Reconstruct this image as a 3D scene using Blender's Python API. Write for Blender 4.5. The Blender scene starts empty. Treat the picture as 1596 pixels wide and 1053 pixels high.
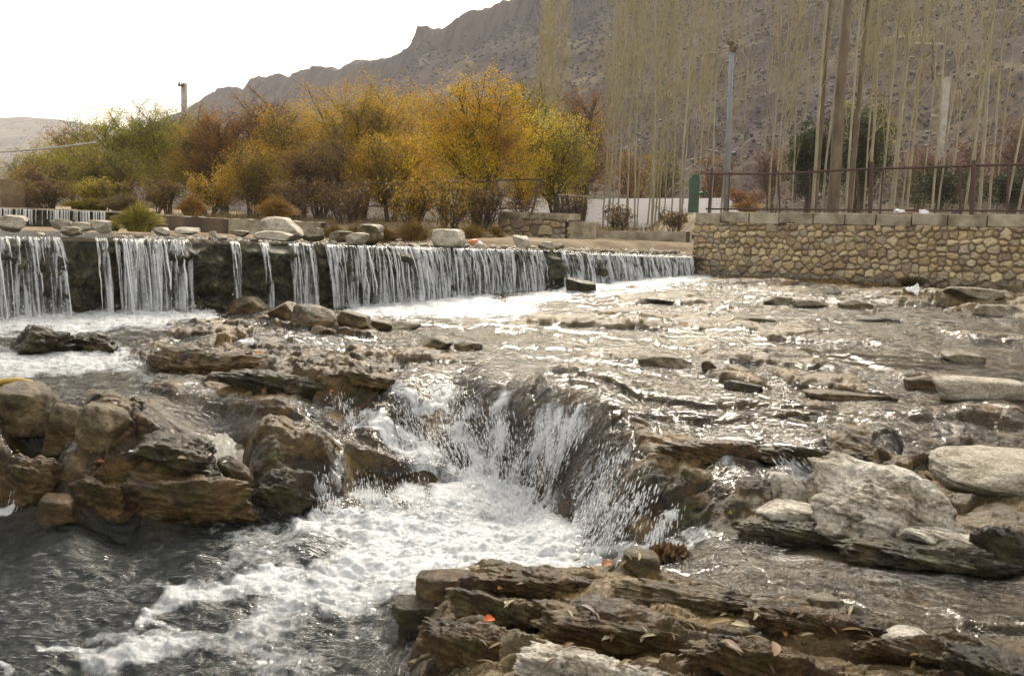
import bpy, bmesh, math, random
import numpy as np
from mathutils import Matrix, Vector
sc = bpy.context.scene
COL = sc.collection
rad = math.radians

# ------------------------------------------------------------------ camera
F_PX, PITCH, ROLL, CAM_H = 1382.0, 7.5, 2.0, 1.7
_p, _r = rad(-PITCH), rad(ROLL)
FW = np.array([0, math.cos(_p), math.sin(_p)])
_R0 = np.array([1.0, 0, 0]); _U0 = np.array([0, -math.sin(_p), math.cos(_p)])
RT = math.cos(_r)*_R0 + math.sin(_r)*_U0
UP = math.cos(_r)*_U0 - math.sin(_r)*_R0
CAM = np.array([0, 0, CAM_H])
cam = bpy.data.cameras.new('camera'); cam_o = bpy.data.objects.new('camera', cam); COL.objects.link(cam_o)
m = Matrix.Identity(4)
for i in range(3):
    m[i][0] = RT[i]; m[i][1] = UP[i]; m[i][2] = -FW[i]; m[i][3] = CAM[i]
cam_o.matrix_world = m
cam.sensor_width = 36; cam.lens = F_PX/1596*36; cam.clip_start = 0.05; cam.clip_end = 6000
sc.camera = cam_o

# ------------------------------------------------------------------ light
SUN_EL, SUN_AZ = 37, 8          # azimuth from +Y (view direction), negative = to the left
sc.view_settings.view_transform = 'Standard'; sc.view_settings.look = 'None'
sc.view_settings.gamma = 1; sc.view_settings.use_curve_mapping = False
sc.view_settings.exposure = 1.3
w = bpy.data.worlds.new('World'); sc.world = w; w.use_nodes = True
wn, wl = w.node_tree.nodes, w.node_tree.links
bg = wn['Background']; sky = wn.new('ShaderNodeTexSky'); sky.sky_type = 'NISHITA'; sky.sun_disc = False
sky.sun_elevation = rad(SUN_EL); sky.sun_rotation = rad(SUN_AZ); sky.air_density = 1.0; sky.dust_density = 5.0; sky.ozone_density = 1.0
mixw = wn.new('ShaderNodeMix'); mixw.data_type = 'RGBA'
nz = wn.new('ShaderNodeTexNoise'); nz.inputs['Scale'].default_value = 1.6; nz.inputs['Detail'].default_value = 4
crw = wn.new('ShaderNodeValToRGB'); crw.color_ramp.elements[0].position = .3; crw.color_ramp.elements[0].color = (.40, .40, .40, 1)
crw.color_ramp.elements[1].position = .65; crw.color_ramp.elements[1].color = (.82, .82, .82, 1)
tcw = wn.new('ShaderNodeTexCoord')
wl.new(tcw.outputs['Generated'], nz.inputs['Vector']); wl.new(nz.outputs['Fac'], crw.inputs['Fac'])
wl.new(crw.outputs['Color'], mixw.inputs['Factor']); wl.new(sky.outputs['Color'], mixw.inputs['A'])
mixw.inputs['B'].default_value = (7.0, 6.35, 5.3, 1)      # thin bright cloud
wl.new(mixw.outputs['Result'], bg.inputs['Color']); bg.inputs['Strength'].default_value = 0.108
sun = bpy.data.lights.new('sun', 'SUN'); sun.energy = 2.7; sun.angle = rad(24); sun.color = (1, .90, .74)
sun_o = bpy.data.objects.new('sun', sun); COL.objects.link(sun_o)
sd = Vector((math.sin(rad(SUN_AZ))*math.cos(rad(SUN_EL)), math.cos(rad(SUN_AZ))*math.cos(rad(SUN_EL)), math.sin(rad(SUN_EL))))
sun_o.rotation_euler = sd.to_track_quat('Z', 'Y').to_euler(); sun_o.location = (-20, 10, 30)
sc.cycles.use_denoising = True
sc.cycles.max_bounces = 8; sc.cycles.transparent_max_bounces = 24; sc.cycles.volume_bounces = 0
sc.cycles.diffuse_bounces = 3; sc.cycles.glossy_bounces = 3
sc.cycles.caustics_reflective = False; sc.cycles.caustics_refractive = False
sc.cycles.sample_clamp_indirect = 6

# ------------------------------------------------------------------ maths helpers
def ray(px, py):
    px = np.asarray(px, float)[..., None]; py = np.asarray(py, float)[..., None]
    return FW + RT*(px-798)/F_PX - UP*(py-526.5)/F_PX
def PD(px, py, D):
    d = ray(px, py); return CAM + d*(np.asarray(D, float)/d[..., 1])[..., None]
def PZ(px, py, z):
    d = ray(px, py); return CAM + d*((np.asarray(z, float)-CAM_H)/d[..., 2])[..., None]
def proj(P):
    v = P-CAM; dz = v@FW
    return 798+F_PX*(v@RT)/dz, 526.5-F_PX*(v@UP)/dz
def _h(ix, iy, s):
    n = (ix.astype(np.int64)*374761393 + iy.astype(np.int64)*668265263 + s*974711) & 0x7fffffff
    n = ((n ^ (n >> 13))*1274126177) & 0x7fffffff
    return ((n ^ (n >> 16)) & 0xffffff)/float(0xffffff)
def vnoise(x, y, s=0):
    x0 = np.floor(x); y0 = np.floor(y); fx = x-x0; fy = y-y0
    ux = fx*fx*fx*(fx*(fx*6-15)+10); uy = fy*fy*fy*(fy*(fy*6-15)+10)
    def g(ix, iy, dx, dy):
        a = _h(ix, iy, s)*2*np.pi; return np.cos(a)*dx+np.sin(a)*dy
    a = g(x0, y0, fx, fy); b = g(x0+1, y0, fx-1, fy); c = g(x0, y0+1, fx, fy-1); d = g(x0+1, y0+1, fx-1, fy-1)
    return (a*(1-ux)+b*ux)*(1-uy)+(c*(1-ux)+d*ux)*uy
def fbm(x, y, s=0, o=4, gain=.5):
    t = 0; a = 1
    for i in range(o):
        t = t+a*vnoise(x, y, s+i*17); x = x*2.03+3.1; y = y*2.03-1.7; a *= gain
    return t*1.4
def sstep(a, b, x):
    t = np.clip((x-a)/(b-a), 0, 1); return t*t*(3-2*t)
def n3(P, s=0, o=3):      # cheap 3-d fbm from three planar ones
    return (fbm(P[..., 0]+P[..., 2]*.31, P[..., 1], s, o)+fbm(P[..., 1]+9, P[..., 2]+P[..., 0]*.27, s+5, o)+fbm(P[..., 2]-4, P[..., 0]+P[..., 1]*.23, s+9, o))/1.8
def strokes(px, py, L):   # soft capsules: x0,y0,x1,y1,radius0,radius1,strength
    out = np.zeros_like(px)
    for x0, y0, x1, y1, r0, r1, st in L:
        dx, dy = x1-x0, y1-y0
        t = np.clip(((px-x0)*dx+(py-y0)*dy)/max(dx*dx+dy*dy, 1e-6), 0, 1)
        d = np.hypot(px-x0-t*dx, py-y0-t*dy)/(r0+(r1-r0)*t)
        out = np.maximum(out, st*(1-sstep(.2, 1.45, d)))
    return out

# ------------------------------------------------------------------ object helpers
def mesh_np(name, V, Fc, mat=None, parent=None, smooth=True, attrs=None, cols=None, link=True):
    V = np.ascontiguousarray(V, dtype=np.float32)
    me = bpy.data.meshes.new(name)
    if isinstance(Fc, np.ndarray):
        k = Fc.shape[1]; n = len(Fc)
        me.vertices.add(len(V)); me.vertices.foreach_set('co', V.ravel())
        me.loops.add(n*k); me.loops.foreach_set('vertex_index', Fc.astype(np.int32).ravel())
        me.polygons.add(n); me.polygons.foreach_set('loop_start', np.arange(0, n*k, k, dtype=np.int32))
        me.polygons.foreach_set('loop_total', np.full(n, k, dtype=np.int32))
    else:
        me.from_pydata(V.tolist(), [], Fc)
    me.update(calc_edges=True)
    me.polygons.foreach_set('use_smooth', np.full(len(me.polygons), smooth))
    for k_, a in (attrs or {}).items():
        at = me.attributes.new(k_, 'FLOAT', 'POINT'); at.data.foreach_set('value', np.ascontiguousarray(a, dtype=np.float32))
    for k_, a in (cols or {}).items():
        at = me.attributes.new(k_, 'FLOAT_COLOR', 'POINT')
        c = np.ones((len(V), 4), np.float32); c[:, :3] = a; at.data.foreach_set('color', c.ravel())
    if mat: me.materials.append(mat)
    if not link: return me
    o = bpy.data.objects.new(name, me); COL.objects.link(o)
    if parent: o.parent = parent
    return o
def tag(o, label=None, cat=None, group=None, kind=None):
    if label: o['label'] = label
    if cat: o['category'] = cat
    if group: o['group'] = group
    if kind: o['kind'] = kind
    return o
def empty(name, loc=(0, 0, 0), rz=0):
    o = bpy.data.objects.new(name, None); COL.objects.link(o); o.location = tuple(loc); o.rotation_euler = (0, 0, rz); return o
def copy_tree(o, parent=None):
    c = o.copy(); COL.objects.link(c)
    if parent: c.parent = parent
    for ch in list(o.children): copy_tree(ch, c)
    return c
def grid_faces(nr, nc, keep=None):
    a = (np.arange(nr-1)[:, None]*nc+np.arange(nc-1)[None]).ravel()
    Fq = np.stack([a, a+1, a+nc+1, a+nc], 1)
    return Fq if keep is None else Fq[keep.ravel()]
class MB:
    def __init__(s): s.V = []; s.F = []; s.n = 0
    def add(s, V, Fc):
        s.V.append(np.asarray(V, float)); s.F += [tuple(i+s.n for i in f) for f in Fc]; s.n += len(V)
    def box(s, c, sz, rz=0, ax=None):
        v = np.array([[x, y, z] for x in (-.5, .5) for y in (-.5, .5) for z in (-.5, .5)])*np.array(sz)
        if ax is not None: v = v@np.array(ax)
        elif rz: v = v@np.array([[math.cos(rz), math.sin(rz), 0], [-math.sin(rz), math.cos(rz), 0], [0, 0, 1]])
        s.add(v+np.array(c), [(0, 1, 3, 2), (4, 6, 7, 5), (0, 4, 5, 1), (2, 3, 7, 6), (0, 2, 6, 4), (1, 5, 7, 3)])
    def tube(s, pts, rr, n=6, caps=True):
        pts = np.asarray(pts, float); k = len(pts); rr = np.broadcast_to(rr, (k,))
        d = np.gradient(pts, axis=0); d /= np.linalg.norm(d, axis=1)[:, None]+1e-9
        ref = np.array([0, 0, 1.]) if abs(d[0][2]) < .8 else np.array([1., 0, 0])
        u = np.cross(d, ref); u /= np.linalg.norm(u, axis=1)[:, None]+1e-9; v = np.cross(d, u)
        a = np.arange(n)*2*np.pi/n
        ring = pts[:, None]+(u[:, None]*np.cos(a)[None, :, None]+v[:, None]*np.sin(a)[None, :, None])*rr[:, None, None]
        Fc = [(i*n+j, i*n+(j+1) % n, (i+1)*n+(j+1) % n, (i+1)*n+j) for i in range(k-1) for j in range(n)]
        if caps: Fc += [tuple(range(n))[::-1], tuple((k-1)*n+j for j in range(n))]
        s.add(ring.reshape(-1, 3), Fc)
    def build(s, name, mat, parent=None, smooth=False, cols=None):
        return mesh_np(name, np.concatenate(s.V), s.F, mat, parent, smooth, cols=cols)
def strips(P0, P1, P2, r0, r2, n=3):     # many tapered three-sided twigs: arrays (k,3)
    k = len(P0); d = P2-P0; d /= np.linalg.norm(d, axis=1)[:, None]+1e-9
    ref = np.where(np.abs(d[:, 2:3]) > .8, np.array([[1., 0, 0]]), np.array([[0, 0, 1.]]))
    u = np.cross(d, ref); u /= np.linalg.norm(u, axis=1)[:, None]+1e-9; v = np.cross(d, u)
    a = np.arange(n)*2*np.pi/n
    o = u[:, None]*np.cos(a)[None, :, None]+v[:, None]*np.sin(a)[None, :, None]
    r0 = np.broadcast_to(r0, (k,))[:, None, None]; r2 = np.broadcast_to(r2, (k,))[:, None, None]
    V = np.stack([P0[:, None]+o*r0, P1[:, None]+o*(r0+r2)/2, P2[:, None]+o*r2], 1).reshape(k*3*n, 3)
    b = (np.arange(k)*3*n)[:, None, None, None]+(np.arange(2)*n)[None, :, None, None]
    j = np.arange(n)[None, None, :, None]; j2 = (np.arange(n)+1) % n; j2 = j2[None, None, :, None]
    Fq = np.concatenate([b+j, b+j2, b+n+j2, b+n+j], 3).reshape(-1, 4)
    return V, Fq

# ------------------------------------------------------------------ materials
def new_mat(name):
    m = bpy.data.materials.new(name); m.use_nodes = True
    return m, m.node_tree.nodes, m.node_tree.links, m.node_tree.nodes['Principled BSDF']
def N(nd, t, **kw):
    n = nd.new('ShaderNode'+t)
    for k, v in kw.items():
        if k in n.inputs: n.inputs[k].default_value = v
        else: setattr(n, k, v)
    return n
def ramp(nd, stops):
    r = nd.new('ShaderNodeValToRGB'); e = r.color_ramp.elements
    while len(e) < len(stops): e.new(.5)
    for i, (p, c) in enumerate(stops):
        e[i].position = p; e[i].color = (*c, 1) if len(c) == 3 else c
    return r
def coords(nd, ln, scale=(1, 1, 1), kind='Object', rot=(0, 0, 0)):
    tc = nd.new('ShaderNodeTexCoord'); mp = nd.new('ShaderNodeMapping')
    mp.inputs['Scale'].default_value = scale; mp.inputs['Rotation'].default_value = rot
    ln.new(tc.outputs[kind], mp.inputs['Vector']); return mp.outputs['Vector']
def mixc(nd, ln, fac, a, b, mode='MIX'):
    mx = nd.new('ShaderNodeMix'); mx.data_type = 'RGBA'; mx.blend_type = mode
    for k, v in (('Factor', fac), ('A', a), ('B', b)):
        if isinstance(v, (int, float)): mx.inputs[k].default_value = v
        elif isinstance(v, tuple): mx.inputs[k].default_value = (*v, 1)
        else: ln.new(v, mx.inputs[k])
    return mx.outputs['Result']
def mth(nd, ln, op, a, b=None, c=None, clamp=False):
    n = nd.new('ShaderNodeMath'); n.operation = op; n.use_clamp = clamp
    for i, v in enumerate((a, b, c)):
        if v is None: continue
        if isinstance(v, (int, float)): n.inputs[i].default_value = v
        else: ln.new(v, n.inputs[i])
    return n.outputs[0]
def simple(name, stops, scale=6, rough=.8, bump=.3, bscale=40, vec=(1, 1, 1), metallic=0, attr=None, spec=None, dist=.02):
    m, nd, ln, b = new_mat(name)
    v = coords(nd, ln, vec)
    n1 = N(nd, 'TexNoise', Scale=scale, Detail=8, Roughness=.62); ln.new(v, n1.inputs['Vector'])
    r = ramp(nd, stops); ln.new(n1.outputs['Fac'], r.inputs['Fac']); c = r.outputs['Color']
    if attr:
        a = N(nd, 'Attribute', attribute_name=attr); c = mixc(nd, ln, 1.0, a.outputs['Color'], c, 'MULTIPLY')
    ln.new(c, b.inputs['Base Color']); b.inputs['Roughness'].default_value = rough; b.inputs['Metallic'].default_value = metallic
    if spec is not None: b.inputs['Specular IOR Level'].default_value = spec
    if bump:
        n2 = N(nd, 'TexNoise', Scale=bscale, Detail=6, Roughness=.65); ln.new(v, n2.inputs['Vector'])
        bp = N(nd, 'Bump', Strength=bump, Distance=dist); ln.new(n2.outputs['Fac'], bp.inputs['Height']); ln.new(bp.outputs['Normal'], b.inputs['Normal'])
    return m
def rock_mat(name, dark, mid, pale, crack=.35, moss=(.060, .060, .010), rough=.45, mossy=.5, attrs=False, scale=3.0):
    m, nd, ln, b = new_mat(name)
    v = coords(nd, ln, (1, 1, 1.6))
    n1 = N(nd, 'TexNoise', Scale=scale, Detail=10, Roughness=.68, Distortion=.6); ln.new(v, n1.inputs['Vector'])
    r = ramp(nd, [(.38, dark), (.47, mid), (.56, tuple((a+c)/2 for a, c in zip(mid, pale))), (.66, pale)]); ln.new(n1.outputs['Fac'], r.inputs['Fac'])
    c = r.outputs['Color']
    n2 = N(nd, 'TexNoise', Scale=scale*2.2, Detail=7, Roughness=.7); ln.new(coords(nd, ln, (1, 1, 1), rot=(.4, .2, 1)), n2.inputs['Vector'])
    mk = ramp(nd, [(.50, (0, 0, 0)), (.62, (1, 1, 1))]); ln.new(n2.outputs['Fac'], mk.inputs['Fac'])
    mf = mth(nd, ln, 'MULTIPLY', mk.outputs['Color'], mossy)
    if attrs:
        at = N(nd, 'Attribute', attribute_name='moss'); mf = mth(nd, ln, 'MULTIPLY', mk.outputs['Color'], at.outputs['Fac'])
        pl = N(nd, 'Attribute', attribute_name='pale'); c = mixc(nd, ln, pl.outputs['Fac'], c, mixc(nd, ln, n1.outputs['Fac'], (.08, .055, .022), (.44, .35, .21)))
        dk = N(nd, 'Attribute', attribute_name='wet')  # carries wetness and painted shade, both darken the base colour
    c = mixc(nd, ln, mf, c, moss)
    n5 = N(nd, 'TexNoise', Scale=scale*16, Detail=10, Roughness=.85); ln.new(v, n5.inputs['Vector'])
    sp = ramp(nd, [(.38, (.25, .22, .18)), (.49, (.85, .83, .8)), (.62, (1.75, 1.7, 1.6))]); ln.new(n5.outputs['Fac'], sp.inputs['Fac'])
    c = mixc(nd, ln, .8, c, sp.outputs['Color'], 'MULTIPLY')
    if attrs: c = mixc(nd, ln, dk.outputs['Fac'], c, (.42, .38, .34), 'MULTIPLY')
    vo = N(nd, 'TexVoronoi', Scale=scale*1.5, feature='DISTANCE_TO_EDGE'); wv = nd.new('ShaderNodeVectorMath'); wv.operation = 'MULTIPLY_ADD'; ln.new(n5.outputs['Color'], wv.inputs[0]); wv.inputs[1].default_value = (.16,)*3; wv2 = nd.new('ShaderNodeVectorMath'); wv2.operation = 'MULTIPLY_ADD'; ln.new(n1.outputs['Color'], wv2.inputs[0]); wv2.inputs[1].default_value = (.5,)*3; ln.new(v, wv2.inputs[2]); ln.new(wv2.outputs[0], wv.inputs[2]); ln.new(wv.outputs[0], vo.inputs['Vector'])
    cr = ramp(nd, [(0, (0, 0, 0)), (.035, (1, 1, 1))]); ln.new(vo.outputs['Distance'], cr.inputs['Fac'])
    ck = mth(nd, ln, 'MULTIPLY', mth(nd, ln, 'SUBTRACT', 1.0, cr.outputs['Color']), mth(nd, ln, 'MULTIPLY', mk.outputs['Color'], crack*1.6, clamp=True))
    c = mixc(nd, ln, ck, c, tuple(x*.35 for x in dark))
    ln.new(c, b.inputs['Base Color'])
    rr = ramp(nd, [(.35, (rough*.55,)*3), (.7, (min(1, rough*1.5),)*3)]); ln.new(n2.outputs['Fac'], rr.inputs['Fac']); ln.new(rr.outputs['Color'], b.inputs['Roughness'])
    b.inputs['Specular IOR Level'].default_value = .32
    n3_ = N(nd, 'TexNoise', Scale=scale*7, Detail=9, Roughness=.72); ln.new(v, n3_.inputs['Vector'])
    b1 = N(nd, 'Bump', Strength=crack*.8, Distance=.02); ln.new(cr.outputs['Color'], b1.inputs['Height'])
    b0 = N(nd, 'Bump', Strength=.7, Distance=.008); ln.new(n5.outputs['Fac'], b0.inputs['Height']); ln.new(b0.outputs['Normal'], b1.inputs['Normal'])
    b2 = N(nd, 'Bump', Strength=1.0, Distance=.03); ln.new(n3_.outputs['Fac'], b2.inputs['Height']); ln.new(b1.outputs['Normal'], b2.inputs['Normal'])
    ln.new(b2.outputs['Normal'], b.inputs['Normal'])
    return m
M = {}
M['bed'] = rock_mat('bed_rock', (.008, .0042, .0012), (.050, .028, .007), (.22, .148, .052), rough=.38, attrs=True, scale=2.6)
M['brown_rock'] = rock_mat('brown_rock', (.012, .0065, .0025), (.064, .036, .012), (.20, .135, .058), rough=.36, mossy=.5)
M['wet_rock'] = rock_mat('wet_dark_rock', (.008, .006, .0035), (.030, .022, .012), (.095, .072, .038), rough=.3, mossy=.6)
M['grey_rock'] = rock_mat('grey_rock', (.05, .04, .025), (.16, .135, .09), (.32, .29, .22), rough=.6, mossy=.25)
M['pale_rock'] = rock_mat('pale_limestone', (.20, .17, .12), (.47, .445, .39), (.70, .69, .64), crack=.9, moss=(.20, .15, .09), rough=.6, mossy=.35, scale=2.4)
M['white_rock'] = rock_mat('white_boulder', (.26, .235, .18), (.42, .39, .32), (.54, .515, .45), moss=(.2, .18, .12), rough=.75, mossy=.2, scale=4)
M['tan_rock'] = rock_mat('tan_boulder', (.014, .009, .0035), (.072, .050, .02), (.24, .19, .10), moss=(.09, .085, .03), rough=.5, mossy=.6)
M['concrete'] = simple('old_concrete', [(.34, (.13, .105, .07)), (.5, (.27, .235, .165)), (.66, (.40, .355, .27))], 3, .85, .4, 50)
M['litter'] = None
M['stain_concrete'] = simple('rust_stained_concrete', [(.3, (.02, .014, .009)), (.5, (.055, .033, .018)), (.72, (.13, .085, .045))], 2.2, .6, .4, 40, vec=(1, 1, .25))
M['moss_wall'] = simple('mossy_weir_face', [(.36, (.006, .006, .003)), (.48, (.022, .022, .009)), (.58, (.06, .052, .022)), (.68, (.13, .115, .065))], 9, .45, 1, 22, dist=.05)
M['rust'] = simple('rusty_steel', [(.35, (.035, .018, .012)), (.6, (.075, .04, .028)), (.8, (.13, .07, .045))], 30, .7, .2, 80)
M['green_paint'] = simple('green_paint', [(.35, (.015, .04, .022)), (.6, (.03, .075, .04)), (.8, (.07, .10, .06))], 9, .55, .2, 60)
M['galv'] = simple('grey_blue_pole_paint', [(.35, (.14, .16, .20)), (.65, (.22, .25, .31))], 4, .5, .1, 60)
M['pole_concrete'] = simple('pole_concrete', [(.35, (.26, .25, .23)), (.65, (.42, .41, .38))], 4, .85, .2, 60)
M['whitewash'] = simple('whitewashed_wall', [(.3, (.82, .83, .88)), (.7, (.90, .90, .95))], 1.5, .8, .2, 30)
M['dry_soil'] = simple('dry_bank_soil', [(.3, (.10, .07, .04)), (.5, (.20, .145, .085)), (.7, (.32, .26, .17))], 1.6, .95, .8, 14, dist=.06)
M['bark'] = simple('willow_bark', [(.3, (.035, .026, .018)), (.6, (.09, .068, .048)), (.8, (.16, .125, .09))], 9, .9, .5, 50, vec=(1, 1, .3))
M['poplar_bark'] = simple('pale_poplar_bark', [(.32, (.15, .13, .085)), (.55, (.30, .275, .185)), (.75, (.42, .40, .29))], 5, .85, .4, 50, vec=(1, 1, .3))
M['poplar_dark_bark'] = simple('weathered_poplar_bark', [(.32, (.06, .046, .03)), (.55, (.13, .10, .066)), (.75, (.21, .17, .115))], 5, .85, .5, 50, vec=(1, 1, .3))
M['poplar_twig'] = simple('poplar_twigs', [(.35, (.24, .215, .095)), (.65, (.40, .365, .175))], 3, .8, 0)
M['brown_twig'] = simple('brown_twigs', [(.35, (.055, .036, .024)), (.65, (.15, .095, .06))], 3, .85, 0)
def leaf_mat(name, trans=.35, rough=.6):
    m, nd, ln, b = new_mat(name)
    a = N(nd, 'Attribute', attribute_name='col')
    ln.new(a.outputs['Color'], b.inputs['Base Color']); b.inputs['Roughness'].default_value = rough; b.inputs['Specular IOR Level'].default_value = .25
    t = N(nd, 'BsdfTranslucent'); ln.new(a.outputs['Color'], t.inputs['Color'])
    mx = N(nd, 'MixShader', Fac=trans); ln.new(b.outputs[0], mx.inputs[1]); ln.new(t.outputs[0], mx.inputs[2])
    ln.new(mx.outputs[0], nd['Material Output'].inputs['Surface']); return m
M['leaf'] = leaf_mat('autumn_leaves')
M['blade'] = leaf_mat('grass_blades', .25)
def col_mat(name, rough=.8):
    m, nd, ln, b = new_mat(name); a = N(nd, 'Attribute', attribute_name='col')
    v = coords(nd, ln); n1 = N(nd, 'TexNoise', Scale=26, Detail=9, Roughness=.7); ln.new(v, n1.inputs['Vector'])
    r = ramp(nd, [(.3, (.62, .6, .58)), (.5, (1, 1, 1)), (.72, (1.3, 1.28, 1.22))]); ln.new(n1.outputs['Fac'], r.inputs['Fac'])
    ln.new(mixc(nd, ln, 1.0, a.outputs['Color'], r.outputs['Color'], 'MULTIPLY'), b.inputs['Base Color'])
    bp = N(nd, 'Bump', Strength=.5, Distance=.012); ln.new(n1.outputs['Fac'], bp.inputs['Height']); ln.new(bp.outputs['Normal'], b.inputs['Normal'])
    b.inputs['Roughness'].default_value = rough; return m
M['masonry'] = col_mat('rubble_masonry')

def water_mat(name, foam_attr=True, tint=(.80, .78, .70), rscale=9, bump=.48, alpha_attr=None):
    m, nd, ln, b = new_mat(name); nd.remove(b)
    out = nd['Material Output']
    v = coords(nd, ln, (.6, 1.9, 1), rot=(0, 0, .12)); v2 = coords(nd, ln, (1, 1, 1))
    na = N(nd, 'TexNoise', Scale=rscale, Detail=5, Roughness=.6, Distortion=.8); ln.new(v, na.inputs['Vector'])
    nb = N(nd, 'TexNoise', Scale=rscale*4.5, Detail=4, Roughness=.6, Distortion=.5); ln.new(v, nb.inputs['Vector'])
    cm = N(nd, 'Attribute', attribute_name='calm'); bs_ = mth(nd, ln, 'MULTIPLY_ADD', cm.outputs['Fac'], -bump*1.3, bump*1.4)
    b1 = N(nd, 'Bump', Distance=.06); ln.new(bs_, b1.inputs['Strength']); ln.new(na.outputs['Fac'], b1.inputs['Height'])
    b2 = N(nd, 'Bump', Distance=.012); ln.new(mth(nd, ln, 'MULTIPLY_ADD', cm.outputs['Fac'], -bump*.8, bump), b2.inputs['Strength']); ln.new(nb.outputs['Fac'], b2.inputs['Height']); ln.new(b1.outputs['Normal'], b2.inputs['Normal'])
    fr = N(nd, 'Fresnel', IOR=1.33); ln.new(b2.outputs['Normal'], fr.inputs['Normal'])
    tr = N(nd, 'BsdfTransparent', Color=(*tint, 1)); gl = N(nd, 'BsdfGlossy', Roughness=.085); ln.new(b2.outputs['Normal'], gl.inputs['Normal'])
    body = tr.outputs[0]
    mk = N(nd, 'Attribute', attribute_name='murk')
    df = N(nd, 'BsdfDiffuse', Color=(.008, .012, .012, 1))
    mm = N(nd, 'MixShader'); ln.new(mk.outputs['Fac'], mm.inputs[0]); ln.new(body, mm.inputs[1]); ln.new(df.outputs[0], mm.inputs[2])
    mx = N(nd, 'MixShader'); ln.new(fr.outputs[0], mx.inputs[0]); ln.new(mm.outputs[0], mx.inputs[1]); ln.new(gl.outputs[0], mx.inputs[2])
    # foam
    fa = N(nd, 'Attribute', attribute_name='foam')
    nf = N(nd, 'TexNoise', Scale=11, Detail=12, Roughness=.78, Distortion=.9); ln.new(v2, nf.inputs['Vector'])
    vf = N(nd, 'TexVoronoi', Scale=55); ln.new(mixc(nd, ln, .12, v2, nf.outputs['Color']), vf.inputs['Vector'])
    s = mth(nd, ln, 'MULTIPLY_ADD', nf.outputs['Fac'], 2.3, -1.58)
    s = mth(nd, ln, 'MULTIPLY_ADD', vf.outputs['Distance'], .30, s)
    s = mth(nd, ln, 'MULTIPLY_ADD', fa.outputs['Fac'], 1.35, s)
    s = mth(nd, ln, 'MULTIPLY', s, mth(nd, ln, 'MULTIPLY', fa.outputs['Fac'], 4.0, clamp=True))
    s = mth(nd, ln, 'MULTIPLY', s, 1.0, clamp=True); s = mth(nd, ln, 'MULTIPLY', s, .93)
    fd = N(nd, 'BsdfPrincipled', Roughness=.45); fd.inputs['Base Color'].default_value = (.60, .63, .655, 1)
    fb = N(nd, 'Bump', Strength=.9, Distance=.03); ln.new(nf.outputs['Fac'], fb.inputs['Height']); ln.new(fb.outputs['Normal'], fd.inputs['Normal'])
    mf = N(nd, 'MixShader'); ln.new(s, mf.inputs[0]); ln.new(mx.outputs[0], mf.inputs[1]); ln.new(fd.outputs[0], mf.inputs[2])
    res = mf.outputs[0]
    if alpha_attr:
        aa = N(nd, 'Attribute', attribute_name=alpha_attr); t2 = N(nd, 'BsdfTransparent')
        ma = N(nd, 'MixShader'); ln.new(aa.outputs['Fac'], ma.inputs[0]); ln.new(t2.outputs[0], ma.inputs[1]); ln.new(res, ma.inputs[2]); res = ma.outputs[0]
    ln.new(res, out.inputs['Surface']); return m
M['water'] = water_mat('river_water')
M['fall'] = water_mat('falling_water', rscale=14, alpha_attr='alpha', tint=(.9, .9, .88))
def strand_mat(name, fac):
    m, nd, ln, b = new_mat(name)
    b.inputs['Base Color'].default_value = (.78, .80, .82, 1); b.inputs['Roughness'].default_value = .12; b.inputs['Specular IOR Level'].default_value = .8
    t = N(nd, 'BsdfTransparent'); mx = N(nd, 'MixShader', Fac=fac); ln.new(t.outputs[0], mx.inputs[1]); ln.new(b.outputs[0], mx.inputs[2])
    ln.new(mx.outputs[0], nd['Material Output'].inputs['Surface']); return m
M['strand'] = strand_mat('water_strands', .48)
M['drop'] = strand_mat('water_drops', .75)

# ================================================================== STREAM BED
ctl = []
def c(px, py, z, wd, amp=1.0): P = PZ(px, py, z); ctl.append((P[0], P[1], z, wd, amp))
def cd(px, py, D, wd, amp=1.0): P = PD(px, py, D); ctl.append((P[0], P[1], P[2], wd, amp))
# plunge pool
for a in ((-150, 1053), (0, 1120), (0, 1040), (100, 950), (300, 1060), (480, 1050), (200, 880), (-100, 870), (60, 850), (350, 850), (480, 930), (600, 850), (700, 850), (800, 855), (560, 1000), (330, 960)):
    c(*a, -.38, .38, .3)
for a in ((850, 850), (720, 800), (780, 800), (640, 810), (560, 815)): c(*a, -.22, .23, .3)
# left bank face and top
for px, pb, pt, w2 in ((-120, 805, 735, -.04), (0, 800, 715, -.04), (60, 806, 725, -.04), (130, 815, 735, -.03), (220, 815, 735, -.05), (300, 812, 735, -.05), (380, 806, 735, -.04), (440, 802, 730, -.02), (510, 800, 738, .015), (580, 796, 745, .02), (650, 785, 735, .03)):
    P = PZ(px, pb, -.08); c(px, pb, -.08, .08, .6); cd(px, pt, P[1]+.10, w2, 1.0)
for a in ((-100, 680, .31, -.02), (20, 690, .30, -.02), (100, 700, .29, -.01), (180, 690, .30, -.01), (250, 690, .31, -.02), (330, 690, .31, -.03), (400, 680, .29, -.02), (470, 690, .26, .01), (540, 705, .225, .015), (600, 715, .18, .02), (640, 735, .12, .03), (250, 655, .34, .0), (120, 640, .35, .01), (0, 640, .36, .01), (-100, 620, .37, .0)):
    c(*a, 1.0)
# left channel running to the chute
for a in ((-80, 575, .40, .05), (60, 585, .39, .05), (180, 600, .37, .04), (300, 620, .345, .035), (400, 640, .315, .03), (480, 655, .285, .03), (560, 668, .25, .03), (620, 690, .19, .03), (670, 720, .11, .04), (700, 755, .03, .05)):
    c(*a, .45)
# foam pool below the left of the weir
for a in ((-80, 540, .41, .05), (40, 510, .43, .05), (100, 550, .41, .05), (160, 520, .43, .05), (220, 505, .45, .04)):
    c(*a, .6)
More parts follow.
